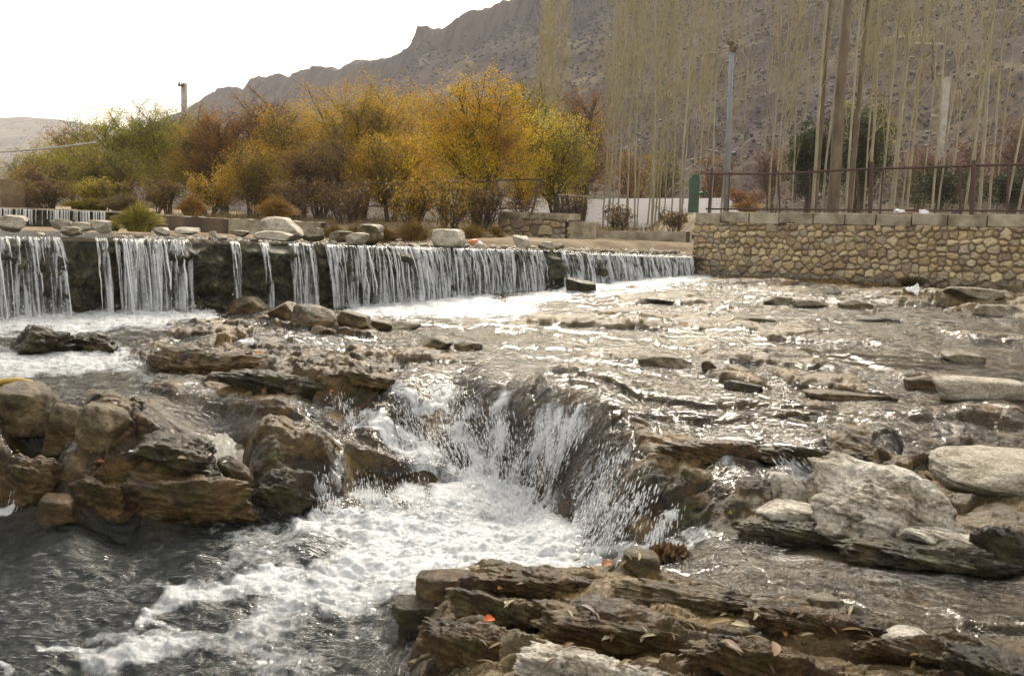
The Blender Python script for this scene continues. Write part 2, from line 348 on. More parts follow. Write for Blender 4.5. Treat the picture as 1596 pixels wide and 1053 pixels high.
# brown ledges in the middle
for a in ((230, 560, .43, .015), (300, 535, .48, .01), (280, 575, .42, .0), (380, 560, .48, -.005), (380, 595, .40, -.01), (450, 590, .46, .0), (460, 620, .38, .0), (520, 610, .44, .0), (530, 635, .34, -.01), (570, 600, .48, .0), (420, 530, .505, .01), (520, 555, .505, .01), (600, 575, .51, .005), (330, 500, .48, .02), (480, 515, .50, .02)):
    c(*a, 1.25)
# lip and cascade
for px, pl, zl, pb, zb in ((590, 615, .46, 655, .24), (640, 603, .50, 690, .16), (700, 592, .52, 725, .08), (760, 600, .53, 765, -.03), (820, 615, .53, 790, -.08), (870, 630, .52, 800, -.08), (915, 645, .51, 800, .04)):
    c(px, pl, zl, .03, .7); c(px-8, pb, zb, .04, .7); cd(px-3, pl+22, PZ(px, pl, zl)[1]-.10, .02, .7)
# mound right of the cascade
for a in ((960, 668, .51, .01), (1000, 690, .49, -.01), (920, 700, .37, .01), (880, 740, .22, .02), (1060, 700, .47, -.01), (990, 740, .37, -.005), (940, 800, .16, .01), (900, 830, .04, .02), (1040, 780, .29, -.01), (1000, 840, .12, .01), (930, 868, -.04, .05), (1010, 865, .08, .03), (1080, 820, .19, .01), (1090, 735, .42, .0)):
    c(*a, 1.0)
# ledge, and the dark faces below it
for px, py in ((1080, 668), (1180, 682), (1290, 692), (1400, 690), (1500, 690), (1620, 690)):
    c(px, py, .535, .015, .6); cd(px, py+34, PZ(px, py, .535)[1]-.07, .0, .7)
for a in ((1150, 740, .43, .02), (1230, 735, .44, .02), (1130, 775, .36, -.02), (1200, 770, .38, -.02), (1140, 822, .25, -.02), (1210, 826, .25, -.01), (1300, 760, .40, 0), (1420, 760, .41, -.02), (1560, 800, .40, -.02), (1680, 820, .4, -.02), (1300, 838, .27, .0), (1420, 862, .26, .0), (1540, 885, .26, .0)):
    c(*a, .7)
# lower right run
for a in ((1100, 850, .20, .04), (1180, 858, .235, .05), (1280, 870, .24, .05), (1400, 890, .245, .05), (1500, 912, .25, .05), (1596, 925, .255, .05), (1700, 940, .26, .05), (1200, 900, .25, .03), (1330, 920, .262, .03), (1450, 945, .27, .025), (1596, 985, .30, .02), (1700, 1000, .31, .02), (1060, 868, .12, .04)):
    c(*a, .4)
# near rocks
for a in ((655, 905, -.1, .1), (618, 955, -.15, .15), (605, 1010, -.2, .2), (600, 1070, -.2, .2)): c(*a, .5)
for a in ((700, 895, .10, .0), (670, 960, .12, -.05), (650, 1040, .10, -.02), (720, 925, .2, -.03), (750, 985, .2, -.06), (790, 880, .09, .0), (840, 905, .17, .01), (900, 900, .19, .02), (960, 885, .18, .01), (1010, 885, .22, .0), (1080, 900, .24, .015), (1140, 930, .27, .02), (860, 935, .26, -.0), (920, 945, .29, -.02), (1000, 955, .31, -.02), (1080, 975, .32, -.02), (1150, 1000, .33, -.03),
          (830, 985, .19, .015), (900, 1000, .17, .01), (960, 1022, .2, -.02), (780, 1010, .25, -.01), (850, 1040, .3, -.02), (950, 1060, .33, -.03), (1050, 1040, .32, -.03), (750, 1060, .29, -.02), (1200, 960, .31, .0), (1280, 975, .31, -.01), (1380, 985, .32, .0), (1250, 1040, .35, -.03), (1400, 1040, .35, -.03), (1520, 1020, .35, -.01), (1620, 1060, .36, -.02), (1700, 1100, .36, -.02), (1000, 1150, .36, -.03), (1300, 1150, .38, -.03), (700, 1150, .2, -.03), (500, 1150, -.3, .3)):
    c(*a, .62)
# upper bed
for a in ((700, 570, .54), (850, 590, .54), (1000, 640, .545), (1150, 640, .55), (1300, 650, .555), (1450, 640, .56), (1650, 660, .56), (800, 545, .56), (950, 560, .57), (1100, 580, .575), (1250, 590, .585), (1400, 600, .59), (1620, 610, .60),
          (650, 535, .54), (750, 510, .55), (900, 510, .60), (1050, 520, .62), (1200, 530, .635), (1400, 540, .65), (1650, 550, .67), (650, 495, .50), (560, 492, .49), (850, 480, .60), (1000, 480, .67), (1150, 480, .71), (1300, 490, .735), (1500, 500, .75), (1700, 505, .77),
          (900, 455, .66), (1000, 448, .72), (1100, 447, .78), (1200, 452, .82), (1350, 460, .85)):
    c(*a, .026, .5)
for a in ((1450, 462, .90, -.01), (1600, 470, .93, -.03), (1700, 474, .95, -.03)): c(*a, 1.0)
# foot of the weir and of the wall (by distance)
WEIR = [(-160, 366, 8.9, 530), (0, 370, 9.6, 497), (290, 375, 10.9, 486), (560, 384, 12.2, 482), (850, 392, 14.2, 455), (1078, 400, 16.4, 434)]
_wpx = np.array([a[0] for a in WEIR], float); _wpy = np.array([a[1] for a in WEIR], float); _wD = np.array([a[2] for a in WEIR]); _wb = np.array([a[3] for a in WEIR], float)
for px, _, D, pb in WEIR:
    cd(px, pb, D-.15, .05, .8); P = PD(px, pb, D-.15); ctl.append((P[0]-.6, P[1]+.8, P[2], .05, .5))
for px, py, D in ((1130, 430, 16.2), (1250, 437, 15.3), (1400, 447, 14.3), (1600, 455, 13.2), (1750, 462, 12.4)): cd(px, py, D, -.03, .5)
for px, py, D in ((1200, 425, 19), (1500, 430, 18), (800, 425, 20), (300, 440, 16), (0, 450, 13), (-300, 480, 12), (1900, 460, 16)): cd(px, py, D, -.1, .5)
ctl = np.array(ctl)
def _uv(x, y): return np.stack([x/y*1.6, np.log(y)], -1)
_cu = _uv(ctl[:, 0], ctl[:, 1]); _n = len(ctl); EPS = .045
def _k(d2): return np.sqrt(d2+EPS**2)
_A = _k(((_cu[:, None]-_cu[None])**2).sum(-1)); _A[np.arange(_n), np.arange(_n)] -= .004
_Pm = np.concatenate([np.ones((_n, 1)), _cu], 1)
_B = np.block([[_A, _Pm], [_Pm.T, np.zeros((3, 3))]])
_W = np.linalg.lstsq(_B, np.concatenate([ctl[:, 2:5], np.zeros((3, 3))]), rcond=None)[0]
def base_fields(x, y):
    x = np.asarray(x, float); y = np.asarray(y, float)
    u = _uv(x.ravel(), y.ravel()); out = np.empty((len(u), 3))
    for i in range(0, len(u), 60000):
        q = u[i:i+60000]; d = (q[:, :1]-_cu[None, :, 0])**2+(q[:, 1:]-_cu[None, :, 1])**2
        out[i:i+60000] = _k(d)@_W[:_n]+_W[_n]+q@_W[_n+1:]
    return out.reshape(x.shape+(3,))
def rock_relief(x, y, amp):
    # bedding ledges: long across the stream, stepping up away from the viewer, tilting down to the right
    sc_ = np.clip(y/6, .45, 2.2)
    wx = x+.35*fbm(x*.9, y*.9, 3, 3); wy = y+.22*x+.25*fbm(x*.7+5, y*1.4, 8, 3)
    out = 0
    for k, (fy, a, s) in enumerate(((2.1, .038, 21), (5.2, .020, 33))):
        t = wy*fy/sc_**.7+1.3*fbm(wx*1.0/sc_**.5, wy*2.2/sc_**.5, s, 3)
        fr = t-np.floor(t); idx = np.floor(t)
        gate = sstep(-.25, .35, vnoise(wx*1.3/sc_**.5+idx*7.7, idx*3.1, s+2))
        saw = sstep(0, .16, fr)*(1-.9*fr)*sstep(1, .93, fr)
        out = out+a*gate*(saw-.35)*sc_**.55
    out = out+.028*fbm(x*2.3, y*3.1, 51, 4)*sc_**.5+.014*fbm(x*9, y*13, 61, 4, .6)+.004*np.abs(fbm(x*34, y*48, 67, 3, .6))
    # fractured slabs: every block of bedrock has its own height and tilt
    for fx, fy, a, sd_ in ((1.25, 3.3, .050, 101), (3.6, 8.0, .022, 131)):
        fx, fy = fx/sc_**.75, fy/sc_**.75
        gx = (x+.20*fbm(x*2.2, y*2.2, sd_, 3)+.15*y)*fx; gy = (y+.14*fbm(x*2.2+4, y*2.2, sd_+4, 3)+.16*x)*fy
        ix, iy = np.floor(gx), np.floor(gy); F1 = np.full(x.shape, 9.); F2 = F1.copy(); hh = np.zeros(x.shape)
        for ox in (-1, 0, 1):
            for oy in (-1, 0, 1):
                cx, cy = ix+ox, iy+oy; jx = cx+.15+.7*_h(cx, cy, sd_); jy = cy+.15+.7*_h(cx, cy, sd_+1); d = np.hypot(gx-jx, gy-jy)
                hv = (_h(cx, cy, sd_+2)-.5)+(gy-jy)*(-.35-.5*_h(cx, cy, sd_+3))+(gx-jx)*(_h(cx, cy, sd_+5)-.6)*.6
                new = d < F1; F2 = np.where(new, F1, np.minimum(F2, d)); hh = np.where(new, hv, hh); F1 = np.where(new, d, F1)
        out = out+a*sc_**.5*(hh-.35*(1-sstep(.0, .10, F2-F1)))
    return out*amp
LEDGES = [  # px,py polyline of each ledge foot, height, how far back it runs
 ([(820, 492), (930, 505), (1060, 514)], .065, .5), ([(1060, 510), (1190, 522)], .05, .4), ([(1120, 570), (1200, 577), (1300, 582)], .06, .5), ([(1115, 606), (1200, 614)], .06, .4), ([(1225, 610), (1310, 622), (1400, 640)], .07, .5), ([(1500, 541), (1640, 552)], .06, .4),
 ([(1400, 606), (1500, 625), (1640, 645)], .06, .5), ([(1080, 445), (1250, 455)], .05, .5), ([(1180, 476), (1320, 486)], .06, .5), ([(1370, 490), (1500, 498), (1640, 506)], .07, .6), ([(640, 552), (770, 568)], .05, .4), ([(960, 470), (1110, 476)], .05, .5), ([(1180, 532), (1390, 548)], .045, .5), ([(900, 560), (1060, 572)], .05, .4), ([(780, 530), (900, 540)], .04, .4), ([(1040, 640), (1300, 655)], .04, .35), ([(1350, 665), (1640, 680)], .05, .35), ([(850, 600), (960, 622), (1050, 640)], .05, .3),
 ([(225, 530), (330, 545), (430, 556)], .07, .35), ([(235, 566), (340, 585), (470, 600)], .09, .3), ([(300, 605), (400, 618), (530, 640)], .08, .25), ([(430, 570), (540, 580), (640, 592)], .07, .3), ([(300, 510), (420, 518), (570, 530)], .06, .4), ([(520, 540), (680, 552)], .05, .3), ([(500, 605), (600, 618)], .05, .2),
 ([(1050, 698), (1180, 712), (1350, 728)], .05, .2), ([(940, 700), (1060, 712)], .05, .15), ([(1080, 760), (1180, 770)], .05, .12),
 ([(680, 905), (800, 918), (950, 935)], .06, .16), ([(835, 962), (900, 985), (1000, 1012), (1110, 1032), (1220, 1060)], .125, .22), ([(625, 950), (690, 972), (770, 990)], .09, .2), ([(640, 1000), (760, 1022), (880, 1046)], .09, .18), ([(1160, 968), (1260, 982), (1350, 990)], .055, .15), ([(1330, 1005), (1430, 1020), (1560, 1046)], .08, .18), ([(960, 918), (1060, 935), (1160, 958)], .05, .15), ([(1180, 1010), (1300, 1030), (1360, 1046)], .07, .15), ([(660, 880), (760, 888), (880, 892)], .045, .12), ([(1480, 985), (1640, 1010)], .05, .15), ([(780, 1040), (950, 1062)], .06, .15), ([(900, 1030), (1010, 1040), (1120, 1075)], .05, .12),
 ([(-60, 742), (60, 756), (140, 764)], .06, .14), ([(10, 694), (110, 706), (210, 716)], .06, .14), ([(190, 722), (300, 738), (420, 742)], .08, .18), ([(120, 765), (260, 778), (390, 776)], .06, .10), ([(430, 690), (540, 712), (640, 726)], .05, .12), ([(-80, 660), (100, 668)], .05, .2), ([(220, 690), (330, 700)], .05, .12)]
_L = []
for pts_, h_, dec_ in LEDGES:
    q_ = np.array(pts_, float); P_ = PZ(q_[:, 0], q_[:, 1], np.interp(q_[:, 1], [440, 480, 540, 600, 690, 700, 780, 900, 1000, 1060], [.78, .7, .62, .55, .52, .35, .25, .2, .28, .3])); _L.append((P_[:, 0], P_[:, 1], h_*(1.7 if q_[0, 0] > 600 and q_[0, 1] < 690 else 1.2), dec_))
def ledges(x, y):
    s = np.clip(y/5, .5, 2); out = np.zeros_like(x)
    wy = y+(.085*fbm(x*1.7, y*1.7, 201, 4, .5)+.015*fbm(x*9, y*9, 205, 3))*s; wxx = x+.06*fbm(x*5, y*5, 209, 3)*s
    for k, (lx, ly, h_, dec) in enumerate(_L):
        yl = np.interp(wxx, lx, ly); L_ = lx[-1]-lx[0]; t = (wxx-lx[0])/L_; dy = (wy-yl)/s
        tap = sstep(-.06, .12, t)*(1-sstep(.86, 1.08, t)); tap = tap*(.55+.45*sstep(-.4, .3, vnoise(wxx*3.5/s, np.full_like(x, k*3.7), 213)))
        out = out+h_*tap*(sstep(-.018, .022, dy)*.62+sstep(.03, .075, dy)*.38)*np.exp(-np.maximum(dy, 0)/dec)-.25*h_*tap*np.exp(-(dy+.04)**2/.0016)
    return out
def ripple(x, y, foam):
    s = np.clip(y/6, .5, 1.6)
    return (.008*fbm(x*2.2/s, y*12/s+x*1.2/s, 71, 3)+.0045*fbm(x*7/s, y*36/s+x*3/s, 77, 2))*s+foam*(.035*fbm(x*4.0, y*6.5, 81, 5, .55)+.012*np.abs(fbm(x*22, y*26, 85, 3, .6)))
FOAM = [  # left plunge basin of the weir
    (-150, 500, 250, 492, 34, 22, .80), (-120, 562, 150, 560, 24, 22, .72), (0, 580, 90, 565, 14, 12, .6), (200, 500, 330, 490, 18, 12, .7), (100, 510, 190, 560, 30, 22, .72), (180, 560, 320, 620, 12, 10, .3), (300, 600, 520, 650, 16, 12, .3),
    (560, 480, 820, 482, 18, 18, .78), (600, 465, 760, 470, 20, 16, .9), (800, 470, 900, 455, 14, 10, .62), (880, 452, 1085, 434, 9, 9, .75), (1080, 430, 1150, 436, 8, 5, .8), (930, 462, 1040, 448, 6, 5, .6), (360, 480, 480, 490, 8, 6, .35),
    # chute and cascade
    (520, 640, 640, 680, 10, 16, .66), (600, 660, 720, 775, 16, 30, .9), (620, 620, 700, 660, 22, 30, .60), (700, 615, 745, 720, 34, 40, .58), (770, 640, 780, 760, 34, 46, .62), (870, 655, 820, 770, 30, 50, .82), (900, 650, 860, 700, 26, 30, .6), (740, 730, 800, 800, 44, 60, 1.0),
    (480, 745, 510, 790, 22, 26, .62), (540, 740, 600, 795, 24, 30, .62), (620, 745, 680, 800, 24, 30, .75),
    (960, 700, 900, 830, 12, 40, .46), (1000, 760, 920, 850, 16, 30, .5), (1050, 790, 1020, 850, 10, 16, .6), (900, 860, 1060, 850, 12, 12, .6), (1080, 835, 1150, 830, 12, 9, .5),
    # plunge pool
    (480, 815, 860, 835, 22, 62, 1.0), (560, 860, 800, 850, 40, 50, 1.0), (540, 880, 860, 870, 42, 30, 1.0), (520, 900, 440, 930, 36, 24, .92), (460, 905, 270, 925, 26, 18, .85), (270, 925, 235, 975, 18, 16, .8), (230, 975, 290, 985, 12, 8, .6), (420, 960, 640, 905, 28, 36, .72), (300, 1000, 480, 960, 22, 30, .5), (80, 1010, 180, 1032, 9, 13, .8), (180, 1032, 300, 1000, 13, 22, .8), (150, 990, 220, 1000, 18, 18, .42),
    (400, 1000, 460, 1053, 40, 50, .42), (-20, 1020, 10, 1053, 9, 12, .7), (330, 820, 440, 800, 8, 10, .35), (380, 850, 500, 830, 30, 30, .42), (0, 800, 30, 798, 8, 8, .8), (350, 880, 460, 870, 12, 14, .36), (120, 940, 260, 900, 14, 14, .22), (560, 960, 620, 1040, 30, 30, .26), (860, 870, 930, 885, 16, 14, .85)]
THIN = [(1150, 650, 1600, 690, 20, 20, .1), (900, 520, 1596, 560, 40, 40, .13), (500, 560, 900, 600, 30, 30, .14), (230, 560, 560, 620, 40, 40, .14), (1190, 700, 1280, 735, 14, 14, .42), (1090, 690, 1180, 760, 10, 14, .34), (1270, 565, 1596, 640, 7, 7, .2), (250, 510, 520, 540, 18, 18, .22)]
def build_stream():
    # rows bunched where the bed is steep
    ys = np.linspace(0, 1, 6000); yy = 1.5*(17.5/1.5)**ys
    dens = 1+1.3*np.exp(-((yy-5.1)/.9)**2)
    cs = np.cumsum(dens); cs = (cs-cs[0])/(cs[-1]-cs[0])
    rows = np.interp(np.linspace(0, 1, 1050), cs, yy)
    uu = np.linspace(-.80, .80, 1050)
    Y = np.repeat(rows[:, None], len(uu), 1); X = uu[None]*Y
    bf = base_fields(X, Y); zb, wd, amp = bf[..., 0], bf[..., 1], np.clip(bf[..., 2], .15, 1.6)
    px, py = proj(np.stack([X, Y, zb+np.maximum(wd, 0)], -1).reshape(-1, 3)); px = px.reshape(X.shape); py = py.reshape(X.shape)
    LG = ledges(X, Y)*(1-sstep(.08, .3, wd)); Z = zb+rock_relief(X, Y, amp)+LG
    wx_ = px+26*fbm(X*3.2, Y*3.2, 91, 3)*np.clip(5/Y, .4, 1.2); wy_ = py+16*fbm(X*3.2+7, Y*3.2, 95, 3)*np.clip(5/Y, .3, 1.2)
    foam = np.maximum(strokes(wx_, wy_, FOAM), strokes(wx_, wy_, THIN))
    fx_, fy_ = PZ(800, 850, 0)[:2]; th = np.arctan2(X-fx_, Y-fy_); rr_ = np.hypot(X-fx_, Y-fy_)
    steep = sstep(.25, .9, np.abs(np.gradient(zb, axis=0)/np.gradient(Y, axis=0)))*sstep(7.2, 6.2, Y)
    stk = fbm(th*11, rr_*5, 141, 4, .62)
    foam = foam*(1-steep*.20)+steep*foam*1.15*stk
    calm = strokes(px+30*fbm(X, Y*3, 301, 3), py+9*fbm(X*2, Y*3, 305, 3), [(1160, 532, 1300, 545, 12, 14, .8), (1240, 548, 1700, 592, 20, 26, 1.), (1040, 520, 1180, 526, 8, 8, .6), (1130, 600, 1300, 608, 6, 6, .6), (1220, 860, 1700, 908, 20, 34, 1.), (900, 545, 1050, 555, 8, 8, .5), (-100, 810, 460, 812, 20, 20, .3), (1000, 452, 1200, 452, 4, 5, .6), (1250, 465, 1640, 474, 6, 7, .7)])
    calm = np.maximum(calm*sstep(-.55, .05, fbm(X*1.2, Y*6, 311, 4)), .12*sstep(.1, .3, wd))
    WZ = zb+wd+ripple(X, Y, foam)*(1-.72*calm)
    # thin films cling to steep rock: follow part of the relief
    thin = sstep(.06, .02, wd)
    WZ = WZ+thin*.45*(Z-zb-LG-.010)+LG*(.8-.22*sstep(5.6, 6.6, Y))
    WZ = np.where((wd > .055) & (Y < 5.6), np.minimum(WZ, .012+(WZ-zb-wd)*.6), WZ)
    wall_side = (py < 445) & (px > 1090)
    moss = np.clip(.35+strokes(px, py, [(0, 760, 460, 760, 60, 60, 1.), (960, 700, 1090, 800, 50, 80, .9), (1100, 800, 1200, 790, 50, 40, .8), (560, 640, 640, 600, 30, 20, .8), (850, 960, 1200, 1000, 30, 30, .5), (1400, 450, 1600, 460, 14, 14, .9)]), 0, 1)
    pale = strokes(px, py, [(720, 1040, 1050, 1020, 40, 24, .75), (1150, 1010, 1500, 1000, 20, 30, .35), (760, 500, 1700, 520, 60, 60, .4), (800, 600, 1596, 630, 60, 60, .3), (700, 880, 1000, 900, 20, 20, .25), (1300, 930, 1650, 980, 20, 50, .35), (1400, 470, 1700, 470, 16, 20, .6)])
    wet = np.clip(strokes(px, py, [(-100, 780, 470, 780, 40, 40, .9), (560, 640, 920, 700, 50, 60, .7), (940, 760, 1200, 790, 50, 50, .6), (0, 560, 560, 600, 60, 50, .35), (1170, 700, 1520, 705, 20, 20, .9), (850, 990, 1250, 1030, 20, 24, .5), (-100, 660, 500, 680, 60, 50, .35), (600, 960, 700, 1040, 50, 50, .6)]) , 0, 1)  # wet rock, plus shade painted into the colour around the limestone boulder
    V = np.stack([X, Y, Z], -1).reshape(-1, 3)
    pale = np.maximum(pale, strokes(px, py, [(1200, 800, 1560, 840, 40, 60, .8), (1480, 740, 1640, 760, 30, 30, .8)]))
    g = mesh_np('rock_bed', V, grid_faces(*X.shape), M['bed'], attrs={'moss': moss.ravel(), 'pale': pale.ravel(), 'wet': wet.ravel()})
    tag(g, kind='structure')
    murk = sstep(.08, .3, wd)*.93*sstep(.13, .05, zb+wd)
    WZ = WZ+murk*(.026*fbm(X*3.4-Y*.8, Y*8.5+X*2.4, 151, 3, .5)+.008*fbm(X*9, Y*22+X*7, 155, 2, .5))
    vis = (WZ-Z > -.015)
    k = vis[:-1, :-1] | vis[1:, :-1] | vis[:-1, 1:] | vis[1:, 1:]
    Wv = np.stack([X, Y, WZ], -1).reshape(-1, 3)
    wtr = mesh_np('river_water', Wv, grid_faces(*X.shape, keep=k), M['water'], attrs={'foam': foam.ravel(), 'murk': murk.ravel(), 'calm': calm.ravel()})
    tag(wtr, kind='structure')
    return X, Y, Z, WZ
BX, BY, BZ, BWZ = build_stream()
_rows = BY[:, 0]; _us = BX[0]/BY[0]
def lookup(G, x, y):
    i = np.interp(y, _rows, np.arange(len(_rows))); j = np.interp(np.asarray(x)/y, _us, np.arange(len(_us)))
    i = np.clip(i, 0, len(_rows)-1.001); j = np.clip(j, 0, len(_us)-1.001); i0 = i.astype(int); j0 = j.astype(int); a = i-i0; b = j-j0
    return (G[i0, j0]*(1-b)+G[i0, j0+1]*b)*(1-a)+(G[i0+1, j0]*(1-b)+G[i0+1, j0+1]*b)*a
def hit(px, py, water=True):
    d = ray(px, py); t = 1.6*(16.5/1.6)**np.linspace(0, 1, 4000)/d[1]
    P = CAM+d*t[:, None]; g = lookup(BZ, P[:, 0], P[:, 1])
    if water: g = np.maximum(g, lookup(BWZ, P[:, 0], P[:, 1]))
    b = np.nonzero(P[:, 2] < g)[0]; k = b[0] if len(b) else -1
    return P[k]
# ================================================================== WEIR, FALLING WATER
def wpt(px): return float(np.interp(px, _wpx, _wpy)), float(np.interp(px, _wpx, _wD)), float(np.interp(px, _wpx, _wb))
def build_weir():
    pxs = np.linspace(-160, 1082, 620)
    top = PD(pxs, np.interp(pxs, _wpx, _wpy), np.interp(pxs, _wpx, _wD))
    top[:, 2] -= .03
    d = np.gradient(top[:, :2], axis=0); d /= np.linalg.norm(d, axis=1)[:, None]
    perp = np.stack([d[:, 1], -d[:, 0]], 1)           # towards the viewer
    s = np.concatenate([[0], np.cumsum(np.linalg.norm(np.diff(top[:, :2], axis=0), axis=1))])
    root = tag(empty('weir', top[310]), 'long low weir with dark mossy face under the falling water', 'weir')
    nv = 60; v = np.linspace(0, 1, nv)
    S, Vv = np.meshgrid(s, v, indexing='ij')
    off = .04+.16*fbm(S*1.6, Vv*2.2, 5, 6, .65)+.10*Vv+.05*np.abs(fbm(S*5, Vv*5, 9, 4, .6)); off = off*sstep(0, .08, Vv)
    zz = top[:, 2][:, None]-Vv*1.25
    P = np.stack([top[:, 0][:, None]+perp[:, 0][:, None]*off, top[:, 1][:, None]+perp[:, 1][:, None]*off, zz], -1)
    back = np.stack([top[:, 0]-perp[:, 0]*.5, top[:, 1]-perp[:, 1]*.5, top[:, 2]-.01], -1)[:, None]
    P = np.concatenate([back, P], 1)
    P = P-np.array(root.location)
    mesh_np('weir_face', P.reshape(-1, 3), grid_faces(*P.shape[:2])[:, ::-1], M['moss_wall'], root)
    return s, top, perp
WS, WTOP, WPERP = build_weir()
_wpxs = np.linspace(-160, 1082, 620)
# where water comes over: px0, px1, density
DENSE = [(-160, 92, 1.), (147, 163, .55), (176, 294, .85), (356, 371, .9), (402, 416, .35), (446, 486, .7), (507, 552, 1.), (556, 842, .92), (862, 884, .55), (884, 1074, 1.)]
def dens(px):
    o = np.zeros_like(px)
    for a, b, k in DENSE: o = np.maximum(o, k*sstep(a-3, a+3, px)*(1-sstep(b-3, b+3, px)))
    return o
GR = 9.8
def fall_curve(i, tau, vel):
    """tau seconds after leaving the crest at float index i"""
    x = np.interp(i, np.arange(620), WTOP[:, 0]); y = np.interp(i, np.arange(620), WTOP[:, 1]); z = np.interp(i, np.arange(620), WTOP[:, 2])+.045
    qx = np.interp(i, np.arange(620), WPERP[:, 0]); qy = np.interp(i, np.arange(620), WPERP[:, 1])
    return np.stack([x+qx*(vel*tau+.02), y+qy*(vel*tau+.02), z-.5*GR*tau**2], -1)
def build_falls():
    smax = WS[-1]; ns = 2600; nv = 26
    s = np.linspace(0, smax, ns); i = np.interp(s, WS, np.arange(620)); px = np.interp(i, np.arange(620), _wpxs)
    de = dens(px)
    base_z = np.array([0.]*ns); P0 = fall_curve(i, 0, 0)
    base = base_fields(P0[:, 0]+.25, P0[:, 1]-.35)[:, 0]
    h = P0[:, 2]-base+.03
    T = np.sqrt(2*h/GR)
    v = np.linspace(-.35, 1, nv)
    S, Vv = np.meshgrid(s, v, indexing='ij')
    tau = np.clip(Vv, 0, 1)*T[:, None]
    streak = fbm(S*7+.8*Vv, Vv*.5, 13, 4, .62)
    fine = fbm(S*26+1.1*Vv, Vv*1.1, 19, 3, .65)
    vel = .62+.35*streak+.2*fbm(S*1.2, Vv*.2, 23, 3)
    I = np.repeat(i[:, None], nv, 1)
    P = fall_curve(I, tau, vel)
    up = np.minimum(Vv, 0)*1.2                        # part running over the crest from upstream
    P[..., 0] += up*np.interp(i, np.arange(620), WPERP[:, 0])[:, None]; P[..., 1] += up*np.interp(i, np.arange(620), WPERP[:, 1])[:, None]
    P[..., 2] -= .022*sstep(-.02, -.35, Vv)
    P[..., 2] += .006*fine
    d2 = de[:, None]
    a = sstep(.15, .55, d2*1.05+streak*.75+fine*.30-.34*np.clip(Vv, 0, 1)*(1.25-d2))
    a = a*(.72+.26*sstep(-.3, .3, fine+streak))*sstep(.05, .3, d2)
    foam = np.clip(.16+.50*sstep(-.2, .5, fine+.5*streak)+.30*np.clip(Vv, 0, 1)**2+.22*sstep(.85, 1, Vv), 0, 1)*sstep(-.05, .12, Vv)
    a = np.where(Vv < .01, np.maximum(a, .9*sstep(-.35, -.2, Vv)), a)
    keep = (a[:-1, :-1]+a[1:, :-1]+a[:-1, 1:]) > .03
    o = mesh_np('waterfall_water', P.reshape(-1, 3), grid_faces(ns, nv, keep=keep), M['fall'], attrs={'foam': foam.ravel(), 'alpha': a.ravel(), 'murk': np.zeros(a.size)})
    tag(o, kind='structure')
    # separate cords of water standing proud of the sheet
    rg = np.random.default_rng(5); mb_V = []; mb_F = []; n0 = 0
    for k in range(520):
        ss = rg.uniform(0, smax); ii = np.interp(ss, WS, np.arange(620)); pxx = np.interp(ii, np.arange(620), _wpxs)
        if rg.random() > dens(np.array([pxx]))[0]: continue
        b = float(base_fields(np.array([fall_curve(ii, 0, 0)[0]+.25]), np.array([fall_curve(ii, 0, 0)[1]-.35]))[0, 0])
        hh = max(.1, fall_curve(ii, 0, 0)[2]-b); TT = math.sqrt(2*hh/GR)
        t0 = rg.choice([0, 0, rg.uniform(.1, .6)]); t1 = rg.uniform(t0+.25, 1.05)
        t = np.linspace(t0, t1, 12)*TT; ve = rg.normal(.72, .14)
        wob = .012*np.cumsum(rg.normal(0, .5, 12))
        pts = fall_curve(np.full(12, ii)+wob*50/max(1, 1), t, ve)
        r0 = .0025+.008*rg.random()**2*(1.4 if pxx < 300 else 1)
        rr = r0*(.6+.8*rg.random(12))*np.sin(np.linspace(.25, 2.9, 12))**.5
        mb = MB(); mb.tube(pts, rr, 5, False); V = mb.V[0]
        mb_V.append(V); mb_F.append(np.array(mb.F)+n0); n0 += len(V)
    o = mesh_np('waterfall_strands_water', np.concatenate(mb_V), np.concatenate(mb_F), M['strand']); tag(o, kind='structure')
build_falls()
_ico = bmesh.new(); bmesh.ops.create_icosphere(_ico, subdivisions=1, radius=1)
ICO_V = np.array([v.co[:] for v in _ico.verts]); ICO_F = np.array([[v.index for v in f.verts] for f in _ico.faces]); _ico.free()
OCT_V = np.array([[1, 0, 0], [-1, 0, 0], [0, 1, 0], [0, -1, 0], [0, 0, 1], [0, 0, -1.]]); OCT_F = np.array([[0, 2, 4], [2, 1, 4], [1, 3, 4], [3, 0, 4], [2, 0, 5], [1, 2, 5], [3, 1, 5], [0, 3, 5]])
def blobs(name, P, R_, mat, stretch=None, src=(ICO_V, ICO_F)):
    bv, bf = src; V = P[:, None]+bv[None]*R_[:, None, None]
    if stretch is not None: V = V+(bv[None]@np.array([0, 0, 1.]))[..., None]*stretch[:, None]
    Fc = (np.arange(len(P))*len(bv))[:, None, None]+bf[None]
    o = mesh_np(name, V.reshape(-1, 3), Fc.reshape(-1, 3), mat); tag(o, kind='stuff'); return o
